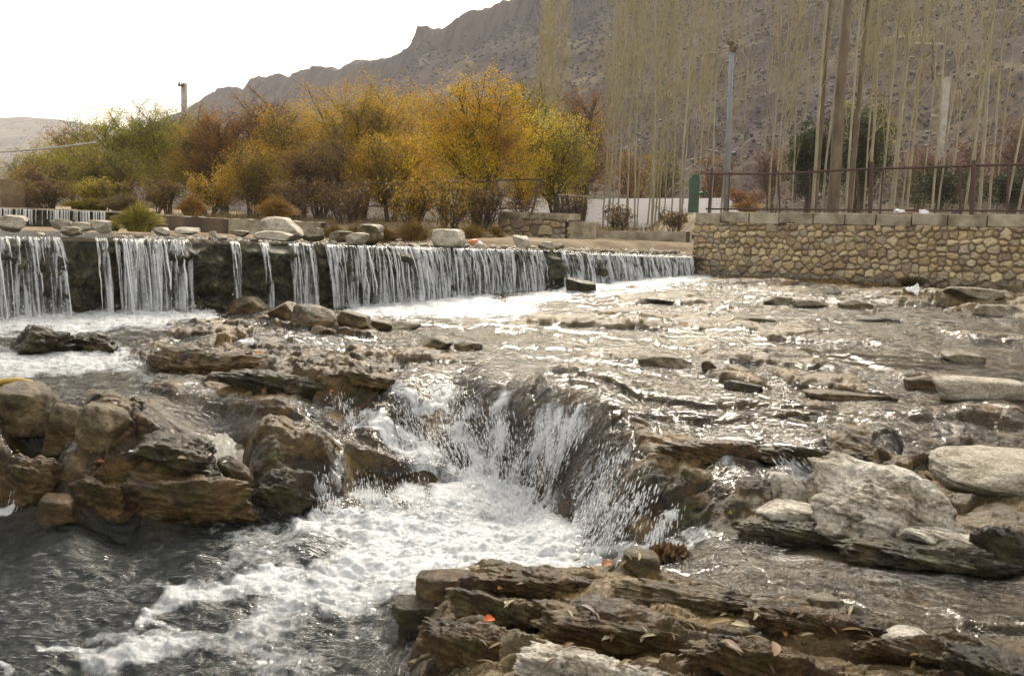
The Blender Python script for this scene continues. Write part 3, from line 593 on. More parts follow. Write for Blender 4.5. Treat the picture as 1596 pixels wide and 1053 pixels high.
def build_spray():
    rg = np.random.default_rng(11); Pl, Rl, St = [], [], []
    # at the foot of the weir
    n = 5200; ii = rg.uniform(0, 619, n); px = np.interp(ii, np.arange(620), _wpxs); keep = rg.random(n) < dens(px)*.95+.05; ii = ii[keep]; px = px[keep]; n = len(ii)
    b = fall_curve(ii, np.zeros(n), np.zeros(n)); q = np.stack([np.interp(ii, np.arange(620), WPERP[:, k]) for k in (0, 1)], 1)
    rch = rg.uniform(.05, .75, n); xy = b[:, :2]+q*rch[:, None]+rg.normal(0, .06, (n, 2))
    zb = base_fields(xy[:, 0], xy[:, 1])[:, 0]; big = np.where(px < 340, 1.5, 1.)
    z = zb+.04+np.abs(rg.normal(0, .085, n))*big*np.exp(-((rch-.33)/.3)**2)
    Pl.append(np.c_[xy, z]); Rl.append(.0015+.004*rg.random(n)**2); St.append(rg.normal(0, .006, (n, 3)))
    # cascade: streaks and drops hugging the rock
    segs = [(600, 660, 700, 720, 26, 500), (640, 640, 690, 720, 34, 700), (700, 625, 745, 740, 36, 1100), (770, 650, 790, 780, 34, 1100), (860, 660, 810, 790, 34, 1300), (900, 660, 850, 730, 24, 500), (700, 780, 850, 800, 30, 900),
            (960, 710, 905, 830, 26, 600), (1000, 770, 930, 850, 30, 700), (1050, 800, 1010, 850, 14, 250), (490, 750, 520, 800, 22, 330), (560, 750, 610, 800, 24, 400), (630, 760, 680, 800, 22, 350), (520, 620, 560, 660, 14, 160), (500, 840, 850, 850, 26, 500), (1190, 715, 1300, 735, 8, 120), (30, 760, 20, 800, 5, 60)]
    for x0, y0, x1, y1, r, n in segs:
        t = rg.random(n); px = x0+(x1-x0)*t+rg.normal(0, r*.5, n); py = y0+(y1-y0)*t+rg.normal(0, r*.5, n)
        for a, b_ in zip(px, py):
            P = hit(a, b_); lift = abs(rg.normal(0, .012))+(.02*rg.random() if rg.random() < .25 else 0)
            Pl.append((P+np.array([0, -lift*.8, lift]))[None]); Rl.append(np.array([.0009+.0026*rg.random()**2]))
            k = rg.uniform(0, .022); St.append(np.array([[(x1-x0)*1e-4*k*60, -k*.6, -k]]))
    blobs('spray_drops', np.concatenate(Pl), np.concatenate(Rl), M['drop'], np.concatenate(St))
build_spray()

# ================================================================== ROCKS
_bs = {}
def ico(n):
    if n not in _bs:
        b = bmesh.new(); bmesh.ops.create_icosphere(b, subdivisions=n, radius=1)
        _bs[n] = (np.array([v.co[:] for v in b.verts]), np.array([[v.index for v in f.verts] for f in b.faces])); b.free()
    return _bs[n]
def rock_shape(seed, sub=5, planes=12, sharp=.05, rough=.05, strata=0., flat=.0, asp=1.):
    V, Fc = ico(sub); rg = np.random.default_rng(seed)
    n = rg.normal(size=(planes, 3)); n /= np.linalg.norm(n, axis=1)[:, None]; d = rg.uniform(.55, 1.0, planes)
    n = np.concatenate([n, [[1, .15, .1], [-1, .1, -.1], [.1, -1, .15], [0, 1, 0], [.08, -.1, 1]]]); n /= np.linalg.norm(n, axis=1)[:, None]; d = np.concatenate([d, rg.uniform(.72, .95, 5)])
    dot = V@n.T; r = np.where(dot > .05, d/np.maximum(dot, .05), 9)
    r = np.minimum(r, 1.25); k = 1/(sharp*.45)
    rr = -np.log(np.exp(-r*k).sum(1)+np.exp(-1.2*k))/k
    P = V*rr[:, None]
    Q = P*np.array([asp, 1, 1]); P = P*(1+rough*n3(Q*1.7+seed, seed, 4)+rough*.5*n3(Q*6+seed, seed+3, 4))[:, None]
    if strata:
        t = P[:, 2]*7+P[:, 0]*1.2+1.2*n3(P*1.5, seed+7, 3); fr = t-np.floor(t)
        P[:, :2] *= (1-strata*(1-sstep(0, .22, fr)*(1-.3*fr)))[:, None]
    ext = (P.max(0)-P.min(0))/2; P = (P-(P.max(0)+P.min(0))/2)/ext
    return P, Fc
def rock(name, label, cat, px, py, wpx, hpx, D=None, deep=.8, seed=1, mat='grey_rock', group=None, sub=5, z=None, rot=0., sink=.25, tilt=(0, 0), **kw):
    """px,py = bottom centre in the photo, wpx,hpx = seen size"""
    if D is None and z is None: sink = max(sink, .42)
    Pb = hit(px, py) if D is None and z is None else (PD(px, py, D) if z is None else PZ(px, py, z))
    D = Pb[1]; sx = wpx/F_PX*D/2; sz = hpx/F_PX*D/2/(1-sink)
    P, Fc = rock_shape(seed, sub, **kw)
    P = P*np.array([sx, sx*deep, sz])
    R1 = np.array(Matrix.Rotation(tilt[1], 3, 'Y')@Matrix.Rotation(tilt[0], 3, 'X'))
    P = P@R1.T
    if rot:
        c_, s_ = math.cos(rot), math.sin(rot); P = P@np.array([[c_, s_, 0], [-s_, c_, 0], [0, 0, 1]])
    cz = sz*(1-sink) if sink < .5 else sz*(1-sink)
    o = mesh_np(name, P, Fc, M[mat]); o.location = (Pb[0], Pb[1]+sx*deep*.55, Pb[2]+sz-2*sz*sink)
    return tag(o, label, cat, group)
WB = 'pale boulders sitting along the weir crest'
rock('boulder', 'smooth cream boulder at the left end of the weir crest', 'boulder', 8, 357, 58, 22, 10.6, .7, 3, 'white_rock', WB, sink=.2)
rock('boulder', 'rounded cream boulder second from the left end of the weir crest', 'boulder', 93, 357, 30, 16, 10.9, .8, 4, 'white_rock', WB, sink=.2)
rock('boulder', 'low grey stone on the crest edge with a dark wet underside', 'boulder', 108, 366, 34, 13, 10.25, .8, 5, 'grey_rock', WB, sink=.2)
rock('boulder', 'small sloping cream stone beside the second cream boulder', 'boulder', 124, 359, 34, 13, 10.9, .8, 6, 'white_rock', WB, sink=.2)
rock('boulder', 'whitest jagged stone left of the yellow grass clump on the crest', 'boulder', 153, 360, 36, 17, 11.0, .8, 7, 'white_rock', WB, sink=.2, planes=8, sharp=.05)
rock('boulder', 'flat cream stone right of the yellow grass clump', 'boulder', 252, 365, 28, 11, 11.3, .8, 8, 'white_rock', WB, sink=.2)
rock('boulder', 'long flat cream slab on the crest right of the grass clump', 'boulder', 290, 364, 40, 10, 11.6, .8, 9, 'white_rock', WB, sink=.2)
rock('boulder', 'tiny pale stone on the crest before the stained concrete wall', 'boulder', 331, 368, 13, 8, 11.6, .8, 10, 'white_rock', WB, sink=.2, sub=4)
rock('boulder', 'small grey flat stone left of the biggest cream boulder', 'boulder', 372, 368, 30, 9, 11.8, .8, 11, 'grey_rock', WB, sink=.2, sub=4)
rock('boulder', 'biggest cream boulder, smooth and domed, on the weir crest', 'boulder', 437, 370, 66, 32, 12.2, .8, 12, 'white_rock', WB, sink=.18, planes=7, sharp=.2)
rock('boulder', 'flat cream slab in front of the biggest cream boulder', 'boulder', 424, 373, 56, 13, 11.8, .7, 13, 'white_rock', WB, sink=.2)
rock('boulder', 'grey triangular stone right of the biggest cream boulder', 'boulder', 487, 373, 34, 19, 12.3, .8, 14, 'grey_rock', WB, sink=.2, planes=8)
rock('boulder', 'low brownish stone half way along the weir crest', 'boulder', 535, 376, 50, 16, 12.6, .8, 15, 'tan_rock', WB, sink=.2)
rock('boulder', 'peaked tan and white boulder half way along the weir crest', 'boulder', 577, 378, 42, 29, 12.7, .8, 16, 'tan_rock', WB, sink=.15, planes=9, sharp=.06)
rock('boulder', 'pale triangular stone leaning on the peaked boulder', 'boulder', 556, 379, 38, 17, 12.4, .8, 17, 'white_rock', WB, sink=.2)
rock('boulder', 'blocky cream boulder standing alone right of the crest middle', 'boulder', 699, 386, 53, 29, 13.4, .85, 18, 'white_rock', WB, sink=.15, planes=9, sharp=.12)
rock('boulder', 'squarish cream stone below the tilted rusty railing', 'boulder', 812, 387, 28, 20, 14.6, .85, 19, 'white_rock', WB, sink=.15, sub=4)
rock('boulder', 'low pale stone right of the squarish cream stone', 'boulder', 850, 388, 26, 12, 14.8, .85, 20, 'white_rock', WB, sink=.15, sub=4)
rock('boulder', 'small tan stone at the foot of the broken rubble wall', 'boulder', 872, 389, 18, 9, 15.0, .85, 21, 'tan_rock', WB, sink=.15, sub=4)
for k, (a, b_) in enumerate(((215, 9), (345, 10), (395, 9), (520, 8), (612, 8), (640, 7), (660, 8), (726, 9), (752, 10), (768, 8), (786, 9), (830, 8), (60, 10), (180, 9))):
    y_ = float(np.interp(a, _wpx, _wpy))-3; D_ = float(np.interp(a, _wpx, _wD))+.5
    rock('small_stone', 'small pale stone among the gravel on the weir crest', 'stone', a, y_, b_*1.5, b_*.6, D_, .9, 40+k, 'white_rock', 'small pale stones on the weir crest', sink=.2, sub=3)
# rocks in the water below the weir
rock('rock', 'dark wet boulder in the white foam at the left edge', 'rock', 42, 552, 130, 42, None, .7, 51, 'wet_rock', sink=.3, planes=14, sharp=.15, rough=.3, sub=6)
rock('rock', 'black wet rock showing through foam beside the dark boulder', 'rock', 135, 545, 96, 26, None, .7, 52, 'wet_rock', sink=.35, planes=14, sharp=.15, rough=.3, sub=6)
rock('rock', 'square reddish brown block at the foot of the weir', 'rock', 487, 507, 78, 30, None, .8, 53, 'brown_rock', sink=.2, planes=7, sharp=.05, rot=-.1)
rock('rock', 'rounded reddish rock behind the square brown block', 'rock', 440, 492, 50, 22, None, .8, 54, 'brown_rock', sink=.2)
rock('rock', 'dark brown ledge rock under the second thin waterfall stream', 'rock', 385, 487, 62, 24, None, .8, 55, 'brown_rock', sink=.25, planes=8, sharp=.06, rot=-.3)
rock('rock', 'small round stone below the square brown block', 'rock', 500, 520, 32, 12, None, .8, 56, 'brown_rock', sink=.3, sub=4)
rock('rock', 'long brown rock right of the square brown block', 'rock', 553, 507, 60, 20, None, .8, 57, 'tan_rock', sink=.25, rot=-.2, tilt=(0, .1))
rock('rock', 'narrow brown stone touching the white foam edge', 'rock', 592, 512, 40, 13, None, .8, 58, 'brown_rock', sink=.25, sub=4)
rock('rock', 'pale flat rock right of the narrow brown stone', 'rock', 632, 513, 50, 12, None, .8, 59, 'grey_rock', sink=.3, sub=4)
rock('rock', 'grey humped rock breaking the water in mid stream', 'rock', 678, 540, 54, 15, None, .8, 60, 'tan_rock', sink=.3)
rock('rock', 'low stone right of the grey humped rock in mid stream', 'rock', 730, 545, 46, 13, None, .8, 61, 'tan_rock', sink=.35)
rock('rock', 'dark slanting rock below the right half of the weir', 'rock', 905, 453, 50, 16, None, .8, 62, 'wet_rock', sink=.25, planes=7, sharp=.05, rot=-.2, tilt=(0, .12))
rock('rock', 'pale flat slab with a brown edge right of centre', 'rock', 1040, 570, 90, 15, None, .6, 63, 'grey_rock', sink=.35, planes=8, sharp=.06, rot=-.1)
rock('rock', 'small rusty stone at the end of the pale flat slab', 'rock', 1106, 574, 26, 12, None, .6, 64, 'brown_rock', sink=.3, sub=4)
rock('rock', 'long smooth pale rock with green underside at the right edge', 'rock', 1535, 620, 150, 30, None, .45, 67, 'white_rock', sink=.25, rot=-.12, planes=6, sharp=.2)
rock('rock', 'brown stone joined to the left end of the long smooth rock', 'rock', 1440, 604, 60, 18, None, .5, 68, 'brown_rock', sink=.3)
rock('rock', 'small pale dome shaped stone under the stone wall', 'rock', 1301, 456, 28, 13, None, .8, 69, 'white_rock', sink=.25, sub=4)
rock('rock', 'flat blocky rock right below the pale dome shaped stone', 'rock', 1335, 480, 52, 13, None, .7, 70, 'tan_rock', sink=.3, planes=7, sharp=.05)
rock('rock', 'flat grey rock left of the flat blocky rock', 'rock', 1265, 477, 60, 10, None, .7, 71, 'grey_rock', sink=.35, planes=8)
rock('rock', 'flat grey rock next to the end of the weir foam', 'rock', 1215, 473, 46, 11, None, .7, 72, 'grey_rock', sink=.35, planes=8)
rock('rock', 'long low grey rock near the right edge below the bank', 'rock', 1560, 490, 84, 14, None, .6, 73, 'grey_rock', sink=.3, planes=8)
rock('rock', 'flat bank rock at the foot of the stone wall', 'rock', 1520, 462, 90, 14, None, .7, 75, 'grey_rock', sink=.3, planes=8)
rock('rock', 'flat stone on the bank near the right edge', 'rock', 1585, 457, 60, 13, None, .7, 76, 'tan_rock', sink=.3, planes=8)
rock('rock', 'low wedge of rock in the brown water at the right', 'rock', 1505, 562, 66, 14, None, .6, 77, 'grey_rock', sink=.35, planes=8, sharp=.05)
rock('rock', 'dark rock hump left of the tiny ledge on the upper bed', 'rock', 1160, 608, 62, 14, None, .6, 78, 'wet_rock', sink=.35)
for k, (a, b_, w_, h_) in enumerate(((1020, 470, 60, 5), (1180, 500, 70, 6), (1330, 622, 150, 9), (1370, 500, 70, 5))):
    rock('ledge_rock', ('short dark flat rock below the right end of the weir', 'flat tan rock in the water between the weir end and the stone wall', 'long flat brown rock above the limestone boulder', 'thin dark flat rock in the water below the fence')[k], 'rock', a, b_, w_, h_, None, .3, 120+k, ('wet_rock', 'tan_rock', 'brown_rock')[k % 3], 'flat rocks breaking the shallow water', sink=.4, sub=4, planes=8, sharp=.06, rot=-.15)
# left bank
rock('boulder', 'brown boulder under the yellow hose at the left edge', 'boulder', 28, 654, 110, 52, None, .9, 82, 'tan_rock', sink=.12, planes=9, sharp=.08)
rock('boulder', 'mossy split boulder on the left bank, left half', 'boulder', 98, 692, 92, 64, None, .9, 83, 'tan_rock', sink=.12, planes=9, sharp=.07)
rock('boulder', 'pale streaked boulder wedged against the mossy boulder', 'boulder', 150, 690, 78, 58, None, .9, 84, 'tan_rock', sink=.12, planes=8, sharp=.06, rot=.4, tilt=(0, .15))
rock('boulder', 'rock under the crumpled plastic bag', 'boulder', 345, 730, 84, 40, None, .8, 87, 'tan_rock', sink=.15, planes=9)
rock('boulder', 'tilted brown block right of the plastic bag', 'boulder', 372, 756, 46, 52, None, .9, 88, 'brown_rock', sink=.15, planes=7, sharp=.05, tilt=(0, -.35))
rock('boulder', 'big undercut brown ledge over the dark pool', 'boulder', 290, 804, 230, 66, None, .5, 90, 'brown_rock', sink=.15, planes=12, sharp=.12, rough=.24, sub=6)
rock('boulder', 'dark brown ledge left of the big undercut ledge', 'boulder', 165, 800, 130, 58, None, .5, 91, 'brown_rock', sink=.15, planes=12, sharp=.12, rough=.22, sub=6)
rock('boulder', 'flat topped dark rock draped with water on the left bank', 'boulder', 262, 722, 140, 42, None, .7, 85, 'wet_rock', sink=.15, planes=10, sharp=.1, rough=.18, sub=6)
rock('boulder', 'greenish black rounded rock left of the thin falls', 'boulder', 440, 792, 110, 58, None, .6, 93, 'wet_rock', sink=.15, planes=10, sharp=.12, rough=.2, sub=6)
rock('boulder', 'dark brown rock below the leftmost boulders at the pool', 'boulder', 40, 772, 140, 62, None, .6, 89, 'brown_rock', sink=.15, planes=12, sharp=.12, rough=.2, sub=6)
rock('boulder', 'rusty brown rounded rock at the pool edge', 'boulder', 80, 808, 74, 36, None, .8, 89, 'brown_rock', sink=.2)
# around the cascade
rock('boulder', 'big pale cracked limestone boulder at the right', 'boulder', 1418, 850, 320, 116, None, .62, 207, 'pale_rock', sink=.10, planes=9, sharp=.14, rough=.15, sub=7, tilt=(-.30, .25), rot=-.1)
rock('boulder', 'flat white patch of rock above the long white rock', 'boulder', 1232, 782, 62, 46, None, .5, 99, 'pale_rock', sink=.12, planes=8, sharp=.08, tilt=(-.3, 0))
rock('boulder', 'broken pale slab below the big limestone boulder', 'boulder', 1480, 870, 170, 44, None, .6, 217, 'pale_rock', sink=.12, planes=8, sharp=.07, sub=6, tilt=(-.3, .2), rough=.12)
rock('boulder', 'dark mossy rock at the right edge of the limestone', 'boulder', 1580, 880, 120, 60, None, .6, 218, 'wet_rock', sink=.12, planes=8, sharp=.1, sub=6, rough=.14)
rock('boulder', 'long white rock left of the big pale limestone boulder', 'boulder', 1252, 832, 140, 44, None, .55, 100, 'pale_rock', sink=.12, planes=8, sharp=.08, sub=6)
rock('boulder', 'small white chips at the end of the long white rock', 'boulder', 1330, 836, 46, 16, None, .5, 101, 'pale_rock', sink=.15, planes=8, sub=4)
rock('boulder', 'smooth grey white boulder at the right edge', 'boulder', 1600, 762, 240, 44, None, .8, 102, 'white_rock', sink=.12, planes=6, sharp=.2, sub=6)
# ledges of bedrock
for k, (lb, px_, py_, w_, h_, mt_, dp_) in enumerate((
  ('longest straight brown ledge crossing the foreground diagonally', 1000, 1014, 380, 62, 'brown_rock', .28), ('brown ledge continuing the longest ledge down to the bottom edge', 1190, 1056, 280, 52, 'brown_rock', .3),
  ('sandy brown ledge around the bright orange leaf', 790, 975, 220, 44, 'tan_rock', .35), ('dark brown ledge below the bright orange leaf', 750, 1030, 230, 50, 'brown_rock', .35), ('cream slab of rock along the bottom edge', 930, 1068, 280, 44, 'pale_rock', .35),
  ('low wet ledge along the edge of the white pool', 850, 925, 240, 32, 'brown_rock', .3), ('thin mossy ledge right of the tan stone', 1075, 948, 260, 30, 'tan_rock', .25), ('layered brown ledge under the small grey stone', 1270, 985, 240, 32, 'brown_rock', .3),
  ('brown ledge beside the pale smooth rock near the bottom right', 1450, 1036, 240, 42, 'brown_rock', .3), ('dark ledge in the bottom right corner', 1570, 1062, 220, 42, 'wet_rock', .35), ('dark wet ledge carrying the big limestone boulder', 1470, 888, 330, 40, 'wet_rock', .25),
  ('dark wet ledge under the long white rock', 1260, 846, 240, 30, 'wet_rock', .25), ('upper brown ledge in the rough water left of the cascade', 330, 572, 240, 26, 'brown_rock', .3), ('lower dark ledge in the rough water left of the cascade', 440, 610, 240, 28, 'wet_rock', .3),
  ('brown ledge just above the cascade on its left', 565, 600, 160, 22, 'brown_rock', .3), ('brown ledge above the dark mossy rock face right of the cascade', 1110, 716, 180, 30, 'brown_rock', .35), ('dark ledge with trickles behind the limestone boulder', 1275, 728, 190, 30, 'wet_rock', .3))):
    rock('rock_ledge', lb, 'rock ledge', px_, py_, w_, h_, None, dp_, 400+k, mt_, 'ledges of layered bedrock', sink=.36, planes=12, sharp=.08, rough=.20, sub=6, rot=-.12, tilt=(-.1, .03), asp=2.6)
# near rocks at the bottom
rock('boulder', 'low rounded brown rock at the corner of the pool', 'boulder', 690, 934, 92, 38, None, .8, 104, 'brown_rock', sink=.2, planes=8, sharp=.09)
rock('boulder', 'olive mossy rock dipping into the pool', 'boulder', 645, 978, 76, 48, None, .9, 105, 'wet_rock', sink=.15, planes=8, sharp=.12)
rock('boulder', 'smooth tan stone caught behind a wad of brown leaves', 'boulder', 1000, 888, 64, 28, None, .8, 109, 'tan_rock', sink=.2, planes=7, sharp=.2)
rock('boulder', 'small grey stone on the gravelly near bank', 'boulder', 1284, 948, 50, 18, None, .7, 115, 'grey_rock', sink=.2, planes=8)
rock('boulder', 'pale smooth rock with a dark split near the bottom right', 'boulder', 1410, 1010, 96, 24, None, .6, 116, 'pale_rock', sink=.2, planes=7, sharp=.12)

# ================================================================== GROUND BEYOND THE WEIR
def hz(px): return 344.6+(np.asarray(px, float)-798)*math.tan(rad(ROLL))
def build_upstream():
    # water lying behind the crest
    nu = 260; pxs = np.linspace(-260, 1110, nu)
    cr = PD(np.clip(pxs, -260, 1110), np.interp(pxs, _wpx, _wpy), np.interp(pxs, _wpx, _wD)); cz = cr[:, 2]
    rows = []
    for k in range(60):
        t = (k/59)**1.3*9
        P = cr.copy(); P[:, 0] += -.62*t-.0; P[:, 1] += .79*t; P[:, 2] = cz*(1-min(1, t/3))+1.23*min(1, t/3)-.012+.004*fbm(P[:, 0]*6, P[:, 1]*8, 4, 3)
        rows.append(P)
    G = np.stack(rows); G[..., 2] += .01
    n = G.shape[0]*G.shape[1]
    o = mesh_np('upstream_water', G.reshape(-1, 3), grid_faces(*G.shape[:2]), M['water'], attrs={'foam': np.zeros(n), 'murk': np.full(n, .25)}); tag(o, kind='structure')
    # bank ground: fan from just behind the crest out to the hills
    ys = np.concatenate([np.geomspace(9.5, 60, 240), np.geomspace(61, 1200, 60)]); uu = np.linspace(-1.1, 1.1, 420)
    Y = np.repeat(ys[:, None], 420, 1); X = uu[None]*Y
    # distance behind the crest line
    line = cr[:, :2]; k0, k1 = line[0], line[-1]; dd = (k1-k0)/np.linalg.norm(k1-k0); nn = np.array([-dd[1], dd[0]])
    sdist = (X-k0[0])*nn[0]+(Y-k0[1])*nn[1]; al = (X-k0[0])*dd[0]+(Y-k0[1])*dd[1]; L = np.linalg.norm(k1-k0)
    frac = al/L
    far = np.interp(frac, [-.5, .0, .35, .6, .72, .8, 1.2], [7.5, 7.5, 6, 3.2, 1.7, 1.2, 1.0])     # width of the water
    z = 1.10+.16*sstep(-.2, .5, sdist-far)+.22*sstep(2, 10, sdist-far)+.03*fbm(X*.7, Y*.7, 3, 4)+.012*fbm(X*4, Y*4, 6, 3)
    z += .11*sstep(.60, .8, frac)*sstep(0, .6, sdist)-0*sdist
    z += .55*sstep(3.7, 4.6, X-(Y-16.4)*.05)*sstep(15, 18, Y)      # terrace behind the stone wall
    z += (Y > 60)*(Y-60)*.0
    _o = np.argsort(cr[:, 0]/cr[:, 1]); cu = (cr[:, 0]/cr[:, 1])[_o]; cy = cr[:, 1][_o]
    bad = (Y < np.interp(X/Y, cu, cy)+.25) & (X/Y < cu[-1]) | ((X/Y >= cu[-1]) & (Y < 17.25-(X-3.5)*.79))
    kp = ~bad; kk = kp[:-1, :-1] & kp[1:, :-1] & kp[:-1, 1:] & kp[1:, 1:]
    o = mesh_np('ground', np.stack([X, Y, z], -1).reshape(-1, 3), grid_faces(*X.shape, keep=kk), M['dry_soil']); tag(o, kind='structure')
build_upstream()

# ------------------------------------------------------------------ the hills
def hill_mat(name, a, b_, c_, rockc, band=True):
    m, nd, ln, b = new_mat(name); v = coords(nd, ln, (1, 1, 1))
    n1 = N(nd, 'TexNoise', Scale=.03, Detail=9, Roughness=.65); ln.new(v, n1.inputs['Vector'])
    r = ramp(nd, [(.36, a), (.52, b_), (.68, c_)]); ln.new(n1.outputs['Fac'], r.inputs['Fac'])
    vo = N(nd, 'TexVoronoi', Scale=.32); ln.new(v, vo.inputs['Vector'])
    n2 = N(nd, 'TexNoise', Scale=.05, Detail=4); ln.new(v, n2.inputs['Vector'])
    bs = mth(nd, ln, 'ADD', vo.outputs['Distance'], mth(nd, ln, 'MULTIPLY', n2.outputs['Fac'], .9))
    bm = ramp(nd, [(.66, (1, 1, 1)), (.86, (0, 0, 0))]); ln.new(bs, bm.inputs['Fac'])
    cc = mixc(nd, ln, mth(nd, ln, 'MULTIPLY', bm.outputs['Color'], .8), r.outputs['Color'], (.055, .045, .04))
    at = N(nd, 'Attribute', attribute_name='cliff')
    n4 = N(nd, 'TexNoise', Scale=.12, Detail=8, Roughness=.7); ln.new(coords(nd, ln, (1, 1, .18)), n4.inputs['Vector'])
    rk = ramp(nd, [(.38, tuple(x*.4 for x in rockc)), (.52, rockc), (.72, tuple(min(1, x*1.35) for x in rockc))]); ln.new(n4.outputs['Fac'], rk.inputs['Fac'])
    cc = mixc(nd, ln, at.outputs['Fac'], cc, rk.outputs['Color'])
    ln.new(cc, b.inputs['Base Color']); b.inputs['Roughness'].default_value = .95; b.inputs['Specular IOR Level'].default_value = .1
    bp = N(nd, 'Bump', Strength=.8, Distance=3.0); ln.new(n4.outputs['Fac'], bp.inputs['Height']); ln.new(bp.outputs['Normal'], b.inputs['Normal']); return m
M['hill'] = hill_mat('scrub_hillside', (.036, .025, .025), (.060, .043, .036), (.14, .105, .055), (.075, .056, .047))
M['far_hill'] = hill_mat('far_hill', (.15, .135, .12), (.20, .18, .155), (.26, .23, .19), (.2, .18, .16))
def hill(name, ridge, D_r, D_b, mat, nx=900, ny=260, base_z=1.0, cliff=.0, seed=1, bump=6.):
    rp = np.array(ridge, float); pxs = np.linspace(rp[0, 0], rp[-1, 0], nx)
    ry = np.interp(pxs, rp[:, 0], rp[:, 1])
    Dr = np.interp(pxs, [a for a, _ in D_r], [b for _, b in D_r]); Db = np.interp(pxs, [a for a, _ in D_b], [b for _, b in D_b])
    top = PD(pxs, ry, Dr); u = (pxs-798)/F_PX
    v = np.concatenate([np.linspace(0, 1, ny), 1+np.linspace(.02, .5, 20)]); n2 = len(v)
    Vv, U = np.meshgrid(v, u, indexing='ij'); Dg = Db+(Dr-Db)*Vv
    H = top[:, 2]-base_z
    if cliff:
        cl = np.clip(1-cliff, .5, 1)
        prof = np.where(Vv < cl, (Vv/cl)**1.25*.80, .80+.20*sstep(cl, cl+.07, Vv)+0*Vv)
        prof = prof+(1-1)*Vv
    else: prof = Vv**1.2
    prof = np.where(Vv > 1, 1-(Vv-1)*.8, prof)
    X = U*Dg; Y = Dg
    s = H[None]/200
    Z = base_z+H[None]*prof
    env = sstep(0, .12, Vv)*(1-.55*sstep(.93, 1, Vv))
    Z = Z+env*s*(bump*2.2*fbm(X*.006, Y*.006, seed, 4)+bump*.9*fbm(X*.03, Y*.03, seed+5, 4)+bump*.25*fbm(X*.12, Y*.12, seed+8, 3))
    fl = np.abs(fbm(X*.05/ s.clip(.3), Y*.01, seed+11, 4, .6))
    clf = sstep(.05, .0, np.abs(Vv-(1-cliff)-.04)-.08) if cliff else np.zeros_like(Vv)
    Y = Y+clf*s*4.2*fl*2
    o = mesh_np(name, np.stack([X, Y, Z], -1).reshape(-1, 3), grid_faces(n2, nx), mat, attrs={'cliff': np.clip(clf*1.0, 0, 1).ravel()})
    tag(o, kind='structure'); return X, Y, Z, clf
far_r = [(-500, 200), (-300, 195), (-100, 190), (0, 184), (40, 182), (100, 187), (145, 194), (220, 205), (330, 225), (500, 240), (700, 260)]
hill('far_hill', far_r, [(-500, 1000), (700, 1000)], [(-500, 500), (700, 500)], M['far_hill'], 400, 90, seed=40, bump=4)
R1 = [(60, 262), (150, 232), (230, 200), (280, 178), (300, 164), (325, 148), (345, 141), (362, 142), (376, 148), (385, 138), (400, 130), (425, 131), (447, 138), (460, 132), (480, 124), (500, 125), (520, 121), (534, 108), (550, 98), (590, 89), (612, 82), (630, 74), (640, 52), (655, 49), (680, 52), (700, 43), (730, 35), (755, 20), (790, 13), (820, 9), (850, 1), (900, -12), (1000, -50), (1150, -110), (1300, -150), (1600, -190), (1900, -230), (2400, -260)]
HX, HY, HZ, HC = hill('mountain', R1, [(60, 800), (230, 760), (450, 640), (640, 520), (850, 430), (1300, 330), (1600, 300), (2400, 300)], [(60, 330), (230, 330), (640, 200), (1000, 120), (1600, 85), (2400, 85)], M['hill'], 1200, 380, cliff=.16, seed=3, bump=7)
def hill_scrub():
    rg = np.random.default_rng(8); n = 42000
    i = (rg.random(n)**.8*(379*.86)).astype(int)+4; j = rg.integers(0, 1200, n)
    d = vnoise(HX[i, j]*.02, HY[i, j]*.02, 4)+.5*vnoise(HX[i, j]*.09, HY[i, j]*.09, 6); k = d > rg.uniform(-.6, .35, n); i, j = i[k], j[k]; n = len(i)
    P = np.stack([HX[i, j], HY[i, j], HZ[i, j]], 1)+rg.normal(0, 1, (n, 3))*np.array([1.2, 1.2, 0])
    r = rg.uniform(.2, .6, n)*(.55+HY[i, j]/420)
    bv = ICO_V*np.array([1, 1, .75]); V = P[:, None]+bv[None]*r[:, None, None]*(1+.35*rg.normal(size=(n, len(bv), 1)))
    Fc = (np.arange(n)*len(bv))[:, None, None]+ICO_F[None]
    cols = np.array([[.04, .03, .03], [.055, .04, .033], [.07, .058, .035], [.035, .028, .028]])[rg.integers(0, 4, n)]
    tag(mesh_np('hillside_scrub', V.reshape(-1, 3), Fc.reshape(-1, 3), M['leaf'], smooth=False, cols={'col': np.repeat(cols, len(bv), 0)}), kind='stuff')
hill_scrub()
